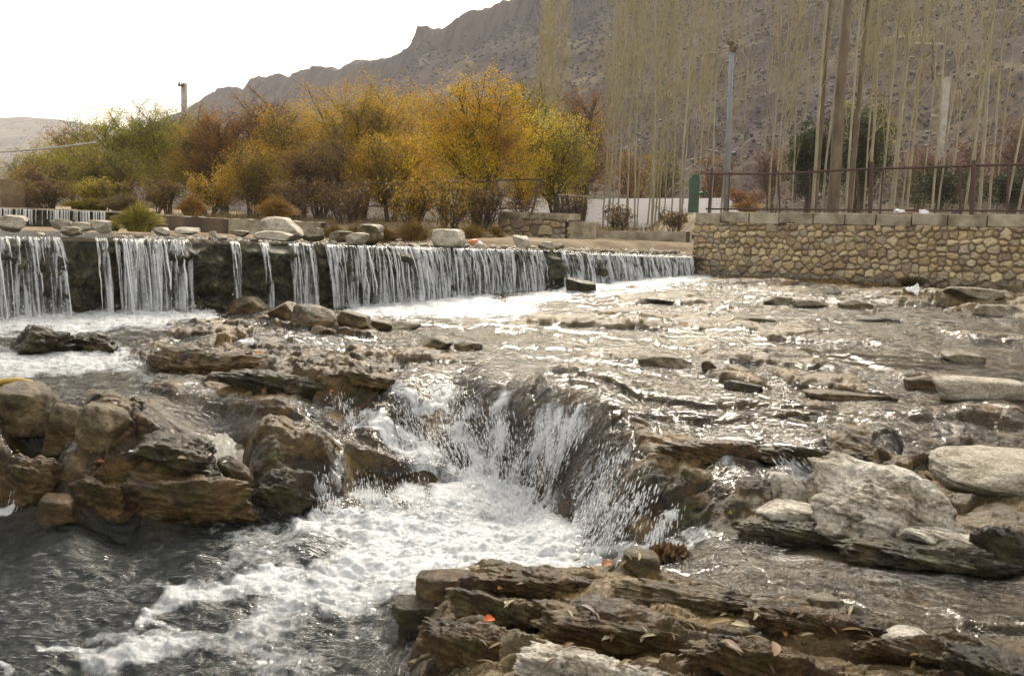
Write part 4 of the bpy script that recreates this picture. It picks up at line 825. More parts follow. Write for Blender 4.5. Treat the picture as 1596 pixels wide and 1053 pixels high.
# ================================================================== MASONRY
def stone_face(name, P0, P1, ztop0, ztop1, zb0, zb1, parent, seed, rows=7, res=.011, mean_w=.19, tone=1., relief=.07, wet_h=.25, end=False):
    """a rubble stone face between plan points P0 and P1, each stone rounded and set in recessed mortar"""
    P0, P1 = np.array(P0[:2]), np.array(P1[:2]); L = np.linalg.norm(P1-P0); H = max(ztop0-zb0, ztop1-zb1)
    nx, ny = int(L/res)+2, int(H/res)+2
    S, T = np.meshgrid(np.linspace(0, L, nx), np.linspace(0, 1, ny), indexing='ij')
    f = S/L; zt = ztop0+(ztop1-ztop0)*f; zb = zb0+(zb1-zb0)*f; Z = zb+(zt-zb)*T; h = Z-zb
    rg = np.random.default_rng(seed); rh = H/rows; C = []
    for r in range(-1, rows+1):
        x = -rg.random()*mean_w
        while x < L+mean_w:
            wv = mean_w*rg.uniform(.45, 1.6); C.append((x+wv/2, (r+.5+rg.uniform(-.22, .22))*rh, wv)); x += wv
    C = np.array(C); WT = (rg.random(len(C))**1.5*.075-.0)[None]*(H/rows)/.14
    q = np.stack([S.ravel()+.012*fbm(S*14, Z*14, seed, 3).ravel(), h.ravel()*1.05+.012*fbm(S*14+5, Z*14, seed+3, 3).ravel()], 1)
    F1 = np.empty(len(q)); F2 = np.empty(len(q)); ID = np.empty(len(q), int)
    for i in range(0, len(q), 40000):
        d = np.hypot((q[i:i+40000, :1]-C[None, :, 0])*(.19/mean_w)*.80, q[i:i+40000, 1:]-C[None, :, 1])-WT; o = np.argpartition(d, 1, axis=1)[:, :2]
        a = np.take_along_axis(d, o, 1); s = a.argsort(1); a = np.take_along_axis(a, s, 1); o = np.take_along_axis(o, s, 1)
        F1[i:i+40000], F2[i:i+40000], ID[i:i+40000] = a[:, 0], a[:, 1], o[:, 0]
    e = (F2-F1).reshape(S.shape); ID = ID.reshape(S.shape)
    bulge = sstep(.004, .055, e); pr = rg.uniform(.25, 1.0, len(C))[ID]
    off = relief*bulge*pr+.010*fbm(S*22, Z*22, seed+9, 4, .6)*bulge+.004*fbm(S*60, Z*60, seed+2, 2)
    d = (P1-P0)/L; nrm = np.array([d[1], -d[0]])
    X = P0[0]+d[0]*S+nrm[0]*off; Y = P0[1]+d[1]*S+nrm[1]*off
    pal = np.array([[.42, .33, .19], [.36, .265, .15], [.30, .22, .13], [.46, .38, .24], [.34, .285, .20], [.25, .19, .13], [.39, .33, .24], [.50, .42, .26]])*tone
    cc = pal[rg.integers(0, len(pal), len(C))]*rg.uniform(.75, 1.2, (len(C), 1)); low = C[:, 1] < wet_h*H
    cc[low] = (cc[low]*.35+np.array([.17, .155, .135])*.65)*.8
    col = np.where((sstep(.0, .028, e) > .5)[..., None], cc[ID], np.array([.17, .135, .09])*tone)
    v = np.stack([X, Y, Z], -1).reshape(-1, 3)-np.array(parent.location)
    return mesh_np(name, v, grid_faces(nx, ny), M['masonry'], parent, cols={'col': col.reshape(-1, 3)})
WL, WR = PD(1085, 330, 16.9), PD(1780, 336, 12.6)
def build_stone_wall():
    root = tag(empty('stone_wall', (WL[0], WL[1], .9)), 'long rubble stone retaining wall topped with concrete blocks', 'wall')
    a, b = WL[:2], WR[:2]; d = (b-a)/np.linalg.norm(b-a); n = np.array([-d[1], d[0]]); L = np.linalg.norm(b-a)
    ztl, ztr = WL[2]-.20, WR[2]-.20
    stone_face('stone_facing', a, b, ztl, ztr, .55, .78, root, 7, rows=11, mean_w=.15)
    back = a+n*.55+d*(-.05)
    stone_face('end_facing', back, a, ztl, ztl, .55, .55, root, 17, rows=8, mean_w=.26, tone=1.0)
    mb = MB(); x = 0; rg = random.Random(4)
    while x < L-.1:
        wv = rg.uniform(.50, .62); c_ = a+d*(x+wv/2)+n*.16; z = ztl+(ztr-ztl)*x/L
        mb.box((c_[0], c_[1], z+.10+rg.uniform(-.014, .014)), (wv-rg.uniform(.006, .022), .40+rg.uniform(-.03, .03), .19), math.atan2(d[1], d[0])+rg.uniform(-.02, .02)); x += wv
    o = mb.build('coping', M['concrete'], root)
    o.data.transform(Matrix.Translation(-Vector(root.location)))
    bv = o.modifiers.new('bevel', 'BEVEL'); bv.width = .012; bv.segments = 2
    mb = MB(); c_ = (a+b)/2+n*.55; mb.box((c_[0], c_[1], (ztl+ztr)/2-.62), (L, .9, 1.18), math.atan2(d[1], d[0])); o = mb.build('wall_core', M['concrete'], root); o.data.transform(Matrix.Translation(-Vector(root.location)))
    return a, b, d, n, L, WL[2], WR[2]
wa, wb, wd_, wn_, wL, wz0, wz1 = build_stone_wall()
def on_wall(px, back=.22):       # plan point on the wall line under a photo column
    r = ray(px, 330); t = np.linspace(5, 40, 4000); p = CAM[:2]+r[:2]*t[:, None]; q = (p-(wa+wn_*back))@wn_; k = np.argmin(np.abs(q)); return p[k], float((p[k]-wa)@wd_)
def build_fence():
    root = tag(empty('railing_fence', (wa[0], wa[1], wz0)), 'rusty post and wire mesh fence along the top of the stone wall', 'fence')
    org = Vector(root.location)
    def B(mb, name, mat='rust'): o = mb.build(name, M[mat], root); o.data.transform(Matrix.Translation(-org)); return o
    tops = []
    for px, top, lean, w in ((1105, 262, 5, .028), (1216, 266, -3, .018), (1262, 264, 0, .012), (1356, 252, 3, .034), (1340, 263, -5, .02), (1372, 263, 5, .016), (1515, 250, 3, .036), (1498, 258, -3, .02), (1570, 256, 2, .02), (1680, 250, 2, .03), (1135, 268, 2, .014)):
        p, s = on_wall(px); D = p[1]; zb = wz0+(wz1-wz0)*s/wL-.04; zt = PD(px+lean, top, D)
        mb = MB(); mb.tube([(p[0], p[1], zb), (zt[0], zt[1], zt[2])], w, 6); B(mb, 'post')
        tops.append((s, p, zb))
    rail = [(on_wall(px)[0], py) for px, py in ((1100, 271), (1216, 271), (1290, 266), (1356, 263), (1440, 261), (1515, 258), (1600, 256), (1760, 252))]
    pts = [PD(float(proj(np.array([p[0], p[1], 2.9]))[0]), py, p[1]) for p, py in rail]
    mb = MB(); mb.tube(pts, .022, 6); B(mb, 'top_rail')
    low = [np.array([p[0], p[1], 0]) for p, _ in rail]
    for q, (p, _) in zip(low, rail): q[2] = wz0+(wz1-wz0)*float((p-wa)@wd_)/wL+.06
    mb = MB(); mb.tube(low, .018, 6); B(mb, 'bottom_rail')
    P0, P1, Z1 = [], [], []
    ss = np.arange(.1, wL, .065); sr = np.array([float((p-wa)@wd_) for p, _ in rail])
    tz = np.interp(ss, sr, [q[2] for q in pts]); bz = np.interp(ss, sr, [q[2] for q in low])
    xy = wa[None]+wd_[None]*ss[:, None]+wn_[None]*.22
    A = np.c_[xy, bz]; Bt = np.c_[xy, tz]; hs = []; he = []
    for k in range(1, 13):
        f = k/13; row = A+(Bt-A)*f; row[:, :2] += wn_*.012*np.sin(ss*3+k)[:, None]; hs.append(row[:-1]); he.append(row[1:])
    S_ = np.concatenate([A]+hs); E_ = np.concatenate([Bt]+he)
    V, Fq = strips(S_, (S_+E_)/2, E_, .0016, .0016)
    mesh_np('wire_mesh', V-np.array(org), Fq, M['rust'], root)
build_fence()
def frame_thing(name, label, cat, loc): return tag(empty(name, loc), label, cat)
def child(mb, name, mat, root, smooth=False):
    o = mb.build(name, M[mat], root, smooth); o.data.transform(Matrix.Translation(-Vector(root.location))); return o
# green gate pillar at the wall end
def gate():
    p = PD(1080, 330, 17.0); root = frame_thing('gate_pillar', 'dark green metal gate pillar standing at the end of the stone wall', 'gate pillar', p)
    mb = MB(); t = PD(1083, 277, 17.0); mb.box(((p[0]+t[0])/2, 17.0, (p[2]+t[2])/2), (.17, .15, t[2]-p[2]+.03)); o = child(mb, 'pillar', 'green_paint', root); b = o.modifiers.new('b', 'BEVEL'); b.width = .012
    mb = MB(); mb.box((t[0], 17.0, t[2]+.025), (.12, .19, .04)); child(mb, 'cap', 'green_paint', root)
    mb = MB(); a = PD(1088, 302, 16.95); b_ = PD(1102, 300, 16.95); mb.tube([a, b_], .028, 8); child(mb, 'hinge_arm', 'green_paint', root)
    mb = MB(); mb.tube([PD(1098, 296, 16.95), PD(1098, 308, 16.95)], .035, 8); child(mb, 'hinge', 'green_paint', root)
    mb = MB(); mb.tube([PD(1084, 276, 17.0), PD(1090, 272, 16.9), PD(1098, 270, 16.9), PD(1106, 271, 16.85)], .008, 5); child(mb, 'wire', 'rust', root)
gate()
# broken rubble wall with the tilted railing on the far bank
def rubble_left():
    a = PD(778, 340, 20.5); b = PD(884, 340, 19.0); root = frame_thing('rubble_wall', 'short broken rubble wall on the far bank beside the poplars', 'wall', (a[0], a[1], 1.2))
    zt = PD(800, 338, 20)[2]; zb = PD(800, 376, 20)[2]-.15
    stone_face('stone_facing', a, b, zt, zt-.02, zb, zb, root, 27, rows=4, mean_w=.26, tone=.85, relief=.07, wet_h=0)
    c_ = b+np.array([.35, 1.2, 0]); stone_face('end_facing', b, c_, zt, zt-.1, zb, zb, root, 28, rows=4, mean_w=.28, tone=.8, relief=.08, wet_h=0)
    mb = MB(); d = (b-a)[:2]; L = np.linalg.norm(d); d /= L; n = np.array([-d[1], d[0]])
    x = 0; rg = random.Random(2)
    while x < L-.1:
        wv = rg.uniform(.4, .62); q = a[:2]+d*(x+wv/2)+n*.17; mb.box((q[0], q[1], zt+.04), (wv-.02, .42, .14), math.atan2(d[1], d[0])+rg.uniform(-.04, .04)); x += wv
    child(mb, 'coping', 'concrete', root)
    mb = MB(); q = (a+b)[:2]/2+n*.55; mb.box((q[0], q[1], (zt+zb)/2-.05), (L-.05, .9, zt-zb-.02), math.atan2(d[1], d[0])); child(mb, 'wall_core', 'concrete', root)
    r2 = frame_thing('tilted_railing', 'rusty steel railing frame tilting to the left on the rubble wall', 'railing', PD(800, 335, 19.8))
    for (x0, y0, x1, y1, w, nm) in ((773, 281, 844, 279, .02, 'top_rail'), (778, 325, 830, 324, .018, 'bottom_rail'), (843, 279, 828, 334, .028, 'post'), (838, 281, 822, 330, .014, 'bar'), (774, 281, 782, 336, .02, 'post')):
        mb = MB(); mb.tube([PD(x0, y0, 19.8), PD(x1, y1, 19.6)], w, 6); child(mb, nm, 'rust', r2)
    r3 = frame_thing('pipe_rail', 'pale sloping pipe rail on two posts before the white wall', 'railing', PD(870, 330, 22))
    mb = MB(); mb.tube([PD(869, 304, 22), PD(905, 306, 22), PD(942, 309, 22)], .03, 6); child(mb, 'pipe', 'concrete', r3)
    for px in (875, 884): mb = MB(); mb.tube([PD(px, 304, 22), PD(px+4, 345, 22)], .035, 6); child(mb, 'post', 'bark', r3)
rubble_left()
# old fence beyond the willows
def far_rail():
    root = frame_thing('rusty_railing', 'long rusty railing behind the autumn willows', 'railing', PD(600, 330, 21.5))
    for y0, y1 in ((287, 283), (321, 322)):
        mb = MB(); mb.tube([PD(470, y0, 21.5), PD(620, (y0+y1)/2, 21.5), PD(772, y1, 21.0)], .017, 5); child(mb, 'top_rail' if y0 < 300 else 'bottom_rail', 'rust', root)
    for px in (473, 512, 560, 610, 655, 700, 745): mb = MB(); mb.tube([PD(px, 285, 21.4), PD(px, 330, 21.4)], .016, 5); child(mb, 'post', 'rust', root)
far_rail()
def wall_slab(name, label, pts, h0, thick, mat, cat='wall', seed=1, extra=None):
    """pts: (px, py_top, py_bottom, D)"""
    root = frame_thing(name, label, cat, PD(pts[0][0], pts[0][2], pts[0][3]))
    rowsF, rowsB = [], []; n = 60
    px = np.linspace(pts[0][0], pts[-1][0], n); A = np.array(pts, float)
    pt = np.interp(px, A[:, 0], A[:, 1]); pb = np.interp(px, A[:, 0], A[:, 2]); D = np.interp(px, A[:, 0], A[:, 3])
    T = PD(px, pt, D); Bm = PD(px, pb, D); B0 = Bm.copy(); B0[:, 0] = T[:, 0]; B0[:, 1] = T[:, 1]
    d = np.gradient(T[:, :2], axis=0); d /= np.linalg.norm(d, axis=1)[:, None]; nn = np.stack([-d[:, 1], d[:, 0]], 1)
    T[:, 2] += .012*fbm(px*.07, px*0, seed, 3)
    Tb = T.copy(); Tb[:, :2] += nn*thick; Bb = Tb.copy(); Bb[:, 2] = B0[:, 2]-.1
    G = np.stack([B0-np.array([0, 0, .1]), (B0+T)/2, T, Tb, Bb]).astype(float)
    o = mesh_np('wall_body', G.reshape(-1, 3)-np.array(root.location), grid_faces(5, n), M[mat], root, smooth=False)
    return root
wall_slab('channel_wall', 'low rust stained concrete channel wall behind the grass clump', [(228, 334, 368, 17.8), (355, 341, 370, 17.6)], 0, .3, 'stain_concrete')
wall_slab('channel_wall', 'pale grey stretch of concrete channel wall behind the big boulder', [(356, 341, 370, 17.55), (425, 343, 369, 17.4), (500, 347, 372, 17.2)], 0, .3, 'concrete', seed=3)
wall_slab('kerb_wall', 'low rough concrete kerb along the foot of the poplars', [(888, 359, 376, 20.2), (1070, 361, 378, 19.2)], 0, .35, 'concrete', seed=4)
wall_slab('white_wall', 'long whitewashed wall behind the bare poplars', [(380, 284, 345, 31), (600, 290, 350, 31), (780, 306, 356, 31), (830, 307, 356, 31), (930, 309, 357, 31), (1085, 309, 362, 31), (1160, 308, 366, 31)], 0, .25, 'whitewash', seed=5)
wall_slab('bank_wall', 'pale earth bank wall at the left edge of the photo', [(-120, 276, 330, 26), (0, 279, 328, 26), (38, 282, 326, 26.5)], 0, 2.5, 'dry_soil', seed=6)
# concrete apron beyond the right end of the weir
def apron():
    a = [(872, 392, 1), (1070, 398, 1), (1068, 379, 1), (884, 377, 1)]; D = (14.9, 16.9, 19.4, 20.0)
    P = np.array([PD(p[0], p[1], d) for p, d in zip(a, D)]); n = 40
    s, t = np.meshgrid(np.linspace(0, 1, n), np.linspace(0, 1, n), indexing='ij')
    G = P[0]*((1-s)*(1-t))[..., None]+P[1]*(s*(1-t))[..., None]+P[2]*(s*t)[..., None]+P[3]*((1-s)*t)[..., None]
    G[..., 2] += .012*fbm(G[..., 0]*3, G[..., 1]*3, 3, 4)+.012
    tag(mesh_np('path', G.reshape(-1, 3), grid_faces(n, n), M['concrete']), kind='structure')
apron()
# upper weir far left
def upper_weir():
    root = frame_thing('upper_weir', 'small second weir far upstream with thin white trickles', 'weir', PD(60, 350, 17.5))
    px = np.linspace(-150, 187, 240); top = PD(px, np.interp(px, [-150, 187], [321, 332]), 17.8); s = np.linspace(0, 1, 240)
    nv = 16; v = np.linspace(0, 1, nv); off = .05*fbm((px*.12)[:, None]+0*v, 3*v[None]+0*px[:, None], 3, 4)+.04*v[None]
    h = .34
    G = np.stack([np.repeat(top[:, 0][:, None], nv, 1), top[:, 1][:, None]-off, top[:, 2][:, None]-h*v[None]], -1)
    bk = G[:, :1]+np.array([0, .5, 0.0]); G = np.concatenate([bk, G], 1)
    mesh_np('weir_face', G.reshape(-1, 3)-np.array(root.location), grid_faces(240, nv+1)[:, ::-1], M['moss_wall'], root)
    rg = np.random.default_rng(3); Vs, Fs, n0 = [], [], 0
    for k in range(260):
        x = rg.uniform(-150, 186)
        if vnoise(np.array([x*.05]), np.array([.37]), 5)[0] < -.10 and rg.random() < .9: continue
        t = PD(x, np.interp(x, [-150, 187], [321, 332]), 17.72); q = np.linspace(0, 1, 9)*rg.uniform(.6, 1)
        pts = np.stack([t[0]+.02*q, t[1]-.06*q-.05, t[2]+.015-h*q**1.3], 1); mb = MB(); mb.tube(pts, rg.uniform(.003, .010)*(.6+.6*rg.random(9)), 5, False); Vs.append(mb.V[0]); Fs.append(np.array(mb.F)+n0); n0 += len(mb.V[0])
    tag(mesh_np('upper_waterfall_water', np.concatenate(Vs), np.concatenate(Fs), M['strand']), kind='structure')
    mb = MB(); mb.box((top[120][0], 18.05, top[120][2]+.02), (top[-1][0]-top[0][0], .62, .03)); 
    o = child(mb, 'crest_slab', 'concrete', root)
upper_weir()

# ================================================================== POLES, WIRES
def poles():
    b = PD(1132, 330, 24); t = PD(1140, 82, 24); r = frame_thing('lamp_pole', 'tall slim grey blue lamp pole with a rusty head', 'lamp pole', b)
    mb = MB(); mb.tube([b-np.array([0, 0, .6]), (b+t)/2, t], [.075, .07, .055], 10); child(mb, 'pole', 'galv', r, True)
    mb = MB(); q = PD(1140, 74, 24); mb.box((q[0], 24, q[2]), (.10, .10, .26)); mb.box((q[0]-.02, 24, q[2]+.1), (.16, .12, .07)); child(mb, 'lamp_head', 'rust', r)
    mb = MB(); q = PD(1147, 78, 24); mb.box((q[0]-.02, 24, q[2]), (.05, .06, .16)); child(mb, 'bracket', 'rust', r)
    b = PD(289, 320, 34); t = PD(287, 130, 34); r = frame_thing('utility_pole', 'concrete utility pole rising above the green willows', 'utility pole', b)
    mb = MB(); mb.box(((b+t)/2)-np.array([0, 0, .2]), (.17, .16, t[2]-b[2]+.4)); child(mb, 'pole', 'pole_concrete', r)
    mb = MB(); q = PD(285, 134, 34); mb.box((q[0]-.03, 33.9, q[2]), (.22, .07, .06)); mb.tube([(q[0]-.1, 33.9, q[2]), (q[0]-.1, 33.9, q[2]+.12)], .03, 6); child(mb, 'insulator_arm', 'rust', r)
    b = PD(1468, 325, 40); t = PD(1466, 120, 40); r = frame_thing('utility_pole', 'pale concrete utility pole behind the right hand poplars', 'utility pole', b)
    mb = MB(); mb.box((b+t)/2, (.24, .2, t[2]-b[2])); child(mb, 'pole', 'pole_concrete', r)
    mb = MB(); mb.box(PD(1448, 68, 40), (1.2, .08, .08)); mb.box(PD(1463, 180, 40), (.6, .12, .12)); child(mb, 'cross_arm', 'pole_concrete', r)
    b2 = PD(1453, 325, 40); 
    mb = MB(); mb.tube([PD(1454, 130, 40), PD(1453, 62, 40)], .06, 6); child(mb, 'insulator', 'rust', r)
    x = np.linspace(0, 1, 14); pts = PD(-120+x*268, 236-14*x-0*x, 24); pts[:, 2] -= .12*np.sin(np.pi*x)
    mb = MB(); mb.tube(pts, .026, 6); tag(mb.build('cable', M['pole_concrete'], None, True), 'pale thick cable running from the left edge into the willows', 'cable')
poles()

# ================================================================== TREES
def leaf_quads(P, size, cols, rg, droop=.3, asp=2.2):
    n = len(P); d = rg.normal(size=(n, 3)); d[:, 2] -= droop; d /= np.linalg.norm(d, axis=1)[:, None]
    e = np.cross(d, rg.normal(size=(n, 3))); e /= np.linalg.norm(e, axis=1)[:, None]+1e-9
    s = size*rg.uniform(.6, 1.4, n)[:, None]; w_ = s/asp
    V = np.stack([P-d*s*.5, P+e*w_*.5, P+d*s*.5, P-e*w_*.5], 1).reshape(-1, 3)
    return V, np.arange(n*4).reshape(-1, 4), np.repeat(cols, 4, 0)
def jitter_cols(pal, n, rg, field=None):
    pal = np.array(pal, float); k = rg.random(n)*(len(pal)-1) if field is None else np.clip(field, 0, 1)*(len(pal)-1)
    i = np.floor(k).astype(int).clip(0, len(pal)-2); f = (k-i)[:, None]
    return (pal[i]*(1-f)+pal[i+1]*f)*rg.uniform(.65, 1.3, (n, 1))
PAL = {
 'gold': [(.17, .115, .02), (.34, .225, .025), (.46, .30, .025), (.50, .35, .035), (.42, .22, .025)],
 'orange': [(.26, .145, .02), (.47, .28, .015), (.56, .35, .015), (.56, .42, .03)],
 'yellow': [(.26, .22, .03), (.46, .38, .04), (.56, .46, .05)],
 'olive': [(.09, .085, .02), (.19, .165, .025), (.30, .24, .035), (.38, .29, .04)],
 'green': [(.09, .095, .015), (.19, .19, .02), (.30, .28, .025), (.42, .36, .04)],
 'rust': [(.13, .06, .02), (.25, .115, .03), (.34, .17, .035), (.34, .22, .035)],
 'brown': [(.10, .06, .03), (.19, .115, .045), (.27, .17, .055), (.24, .18, .05)],
 'dark': [(.012, .022, .009), (.03, .045, .015), (.06, .075, .02)],
 'dead': [(.13, .07, .05), (.19, .105, .07), (.23, .14, .09)],
}
def broad_tree(label, px, pbase, ptop, wpx, D, pal, seed, leaves=9000, stems=6, bare=.1, name='willow_tree', group=None, lsize=.055, twigd=1.0, cat='tree', dome=1.0, z0=None, vol=.5):
    rg = np.random.default_rng(seed); b = PD(px, pbase, D); top = PD(px, ptop, D); H = top[2]-b[2]; W = wpx/F_PX*D/2
    root = tag(empty(name, b), label, cat, group)
    mb = MB(); tips = []; allP = []
    S0, S1, S2, R0, R2 = [], [], [], [], []
    for k in range(stems):
        a = rg.uniform(0, 2*np.pi); sp = rg.uniform(.25, .95); hh = H*rg.uniform(.62, .86)
        end = np.array([math.cos(a)*W*sp*.62, math.sin(a)*W*sp*.55, hh]); st = np.array([math.cos(a), math.sin(a), 0])*rg.uniform(.03, .16)
        t = np.linspace(0, 1, 9)[:, None]; pts = st+(end-st)*t; pts[:, :2] = st[:2]+(end[:2]-st[:2])*(t**1.25)
        pts[1:-1] += rg.normal(0, .035*H/4, (7, 3)); r0 = H*.011*rg.uniform(.7, 1.5)
        mb.tube(pts, np.linspace(r0, r0*.25, 9), 6, False)
        for q in range(int(16*twigd)):       # limbs
            f = rg.uniform(.22, 1); i = min(7, int(f*8)); p = pts[i]+(pts[i+1]-pts[i])*(f*8-i)
            a2 = rg.uniform(0, 2*np.pi); ln_ = rg.uniform(.18, .36)*H*(1.15-f*.5); dr = np.array([math.cos(a2)*.75, math.sin(a2)*.75, rg.uniform(.35, 1.1)]); dr /= np.linalg.norm(dr)
            m1 = p+dr*ln_*.5+rg.normal(0, .03, 3); e1 = p+dr*ln_+np.array([0, 0, .05*ln_])
            S0.append(p); S1.append(m1); S2.append(e1); R0.append(r0*.35); R2.append(r0*.1)
            for z in range(5):
                g = rg.uniform(.3, 1); pp = p+(e1-p)*g; dd = dr+rg.normal(0, .55, 3); dd /= np.linalg.norm(dd); l2 = ln_*rg.uniform(.3, .65)
                S0.append(pp); S1.append(pp+dd*l2*.5); S2.append(pp+dd*l2+np.array([0, 0, -.04])); R0.append(.0065); R2.append(.003)
                tips.append((pp, pp+dd*l2))
    V, Fq = strips(np.array(S0), np.array(S1), np.array(S2), np.array(R0), np.array(R2))
    mb.V.append(V); mb.F += [tuple(f) for f in (Fq+mb.n).tolist()]; mb.n += len(V)
    mb.build('trunk', M['bark'], root, True)
    T0 = np.array([a for a, _ in tips]); T1 = np.array([b_ for _, b_ in tips])
    # leaves: along the twigs, and through an uneven outer crown
    nt = int(leaves*(1-vol)); k = rg.integers(0, len(T0), nt); P1 = T0[k]+(T1[k]-T0[k])*rg.random((nt, 1))**.6+rg.normal(0, .05, (nt, 3))
    n2 = leaves-nt; u = rg.normal(size=(n2*3, 3)); u /= np.linalg.norm(u, axis=1)[:, None]; rr = rg.random(n2*3)**.5
    lob = 1+.20*n3(u*1.9+seed, seed, 3)*1.6
    zc, zh = H*(.5+bare*.5), H*(1-bare)*.5
    P2 = u*rr[:, None]*lob[:, None]*np.array([W, W*.8, zh*dome]); P2[:, 2] += zc
    clump = n3(P2*(2.2/max(1, H/4))+seed*3, seed+2, 3); P2 = P2[(clump > -.10)][:n2]
    P = np.concatenate([P1, P2]); P = P[(P[:, 2] > H*bare*.5)]; P = P[np.abs(P[:, 0]) < W*1.15]
    f = .5+.9*n3(P*.9+seed, seed+4, 2)+rg.normal(0, .2, len(P))
    V, Fq, Cc = leaf_quads(P, lsize, jitter_cols(PAL[pal], len(P), rg, f), rg)
    mesh_np('crown', V, Fq, M['leaf'], root, smooth=False, cols={'col': Cc})
    return root
GT = 'autumn willows along the far bank'
TR = [ # label, px, base, top, width, D, palette, leaves, stems
 ('small olive brown willow at the far left', 45, 322, 236, 80, 33, 'olive', 6000, 5),
 ('low brown shrub left of the green willow', 75, 326, 250, 90, 29, 'brown', 7000, 6),
 ('reddish willow crown behind the green willow at the left', 118, 322, 192, 110, 36, 'rust', 8000, 5),
 ('green willow half behind the reddish crown at the left', 80, 322, 222, 90, 34, 'green', 7000, 5),
 ('light green rounded willow, leftmost of the tall ones', 192, 328, 166, 150, 30, 'green', 15000, 6),
 ('dark green willow under the utility pole', 262, 330, 152, 130, 31, 'green', 14000, 6),
 ('olive willow in front of the two green ones', 160, 328, 222, 120, 27, 'olive', 10000, 6),
 ('olive green willow right of the utility pole', 312, 330, 176, 100, 29, 'olive', 10000, 5),
 ('russet willow with thin crown left of the golden ones', 350, 335, 166, 130, 28, 'rust', 12000, 6),
 ('tall thin brown willow with bare top twigs', 412, 335, 140, 110, 29, 'rust', 6500, 6),
 ('yellow olive willow left of the big golden one', 468, 340, 156, 130, 27, 'gold', 13000, 7),
 ('biggest golden willow in the middle of the row', 562, 345, 118, 190, 26, 'gold', 24000, 9),
 ('golden brown willow behind and right of the biggest', 648, 345, 128, 150, 29, 'gold', 14000, 7),
 ('bright orange yellow willow with visible dark stems', 745, 352, 126, 172, 22.5, 'orange', 20000, 8),
 ('olive yellow willow behind the orange one', 815, 340, 122, 110, 33, 'olive', 9000, 5),
 ('bright yellow willow left of the poplar grove', 866, 346, 168, 92, 24, 'yellow', 7000, 6),
 ('rusty brown willow between the yellow one and the poplars', 905, 340, 140, 90, 31, 'rust', 9000, 6),
 ('dull orange low willow below the biggest golden one', 610, 350, 205, 130, 23.5, 'gold', 9000, 8),
 ('brownish low willow with many upright stems', 500, 348, 215, 110, 23.5, 'brown', 7000, 8),
 ('small golden willow leaning over the channel wall', 395, 338, 225, 100, 24, 'gold', 6000, 7),
]
for k, (lb, px, pb, pt, wx, D, pl, nl, st) in enumerate(TR):
    broad_tree(lb, px, pb+4, pt, wx*1.36, D, pl, 300+k, int(nl*3.2), st+3, group=GT, twigd=1.2, bare=.08, lsize=.043)
rg_sh = random.Random(9)
for k, (lb, px, pb, pt, wx, D, pl, nl) in enumerate((
  ('dark twiggy shrub at the foot of the biggest golden willow', 540, 360, 262, 110, 21.5, 'brown', 2600), ('dense brown shrub thicket below the golden brown willow', 640, 366, 258, 120, 20.5, 'brown', 3000), ('brown shrub with gold tips under the orange willow', 700, 368, 265, 100, 19.8, 'rust', 2600),
  ('dark leafless shrub left of the rubble wall', 752, 368, 270, 80, 19.5, 'brown', 1800), ('dark shrub right behind the channel wall', 455, 348, 270, 80, 22.5, 'brown', 2200), ('dull brown shrub behind the stained concrete wall', 330, 338, 262, 110, 24, 'brown', 4200), ('brown shrub behind the yellow grass clump', 240, 334, 266, 110, 25, 'brown', 4200), ('olive shrub above the upper weir', 150, 328, 268, 110, 25, 'olive', 4600), ('reddish twiggy shrub left of the upper weir shrubs', 70, 326, 272, 90, 25, 'brown', 3800),
  ('gold tipped shrub behind the tilted railing', 815, 352, 262, 70, 23.5, 'gold', 1700), ('bare dark shrub before the left end of the white wall', 888, 355, 300, 60, 22, 'dead', 500), ('dry shrub at the foot of the poplar grove left side', 960, 362, 318, 60, 21, 'brown', 900), ('low bare shrub at the foot of the poplar grove right side', 1050, 362, 322, 60, 21, 'brown', 800),
  ('orange brown dead shrub behind the lamp pole base', 1165, 332, 296, 70, 19.5, 'rust', 1500))):
    broad_tree(lb, px, pb+3, pt+(8 if k < 9 else 0), wx*1.6, D+rg_sh.uniform(-.4, .6), 'gold' if k in (1, 2, 5) else pl, 500+k, int(nl*1.1), 14, bare=.04, vol=.04, name='twiggy_shrub', group='twiggy shrubs on the far bank', cat='shrub', twigd=.6, lsize=.05)
for k, (lb, px, pb, pt, wx, D, pl, nl) in enumerate((
  ('purple brown leafless tree right of the lamp pole', 1200, 330, 218, 90, 36, 'dead', 7000), ('dark evergreen tree behind the wall, left of the thick poplar', 1256, 332, 190, 80, 31, 'dark', 16000), ('dark evergreen tree behind the thick poplar', 1335, 332, 160, 110, 33, 'dark', 16000),
  ('yellow green tree top above the dark evergreen', 1340, 325, 148, 100, 36, 'green', 7000), ('purple brown leafless tree at the right of the evergreens', 1430, 330, 215, 110, 38, 'dead', 8000), ('reddish leafless tree behind the right utility pole', 1500, 330, 210, 120, 40, 'dead', 9000), ('reddish brown tree at the right edge', 1580, 330, 175, 110, 36, 'dead', 9000), ('dark low bushy tree behind the right fence', 1460, 332, 258, 130, 30, 'dark', 9000), ('dark low bushy tree at the right edge behind the fence', 1575, 332, 262, 110, 29, 'dark', 8000), ('olive bush between the lamp pole and the poplar grove', 1030, 350, 232, 70, 34, 'olive', 4000), ('reddish bare tree inside the poplar grove', 985, 350, 225, 90, 36, 'rust', 5500), ('brown bare tree behind the lamp pole', 1110, 345, 240, 80, 37, 'rust', 5000))):
    broad_tree(lb, px, pb, pt, wx, D, pl, 600+k, nl, 6, bare=.05, name='background_tree', group='trees beyond the stone wall and the grove', lsize=.075 if pl == 'dark' else .06)

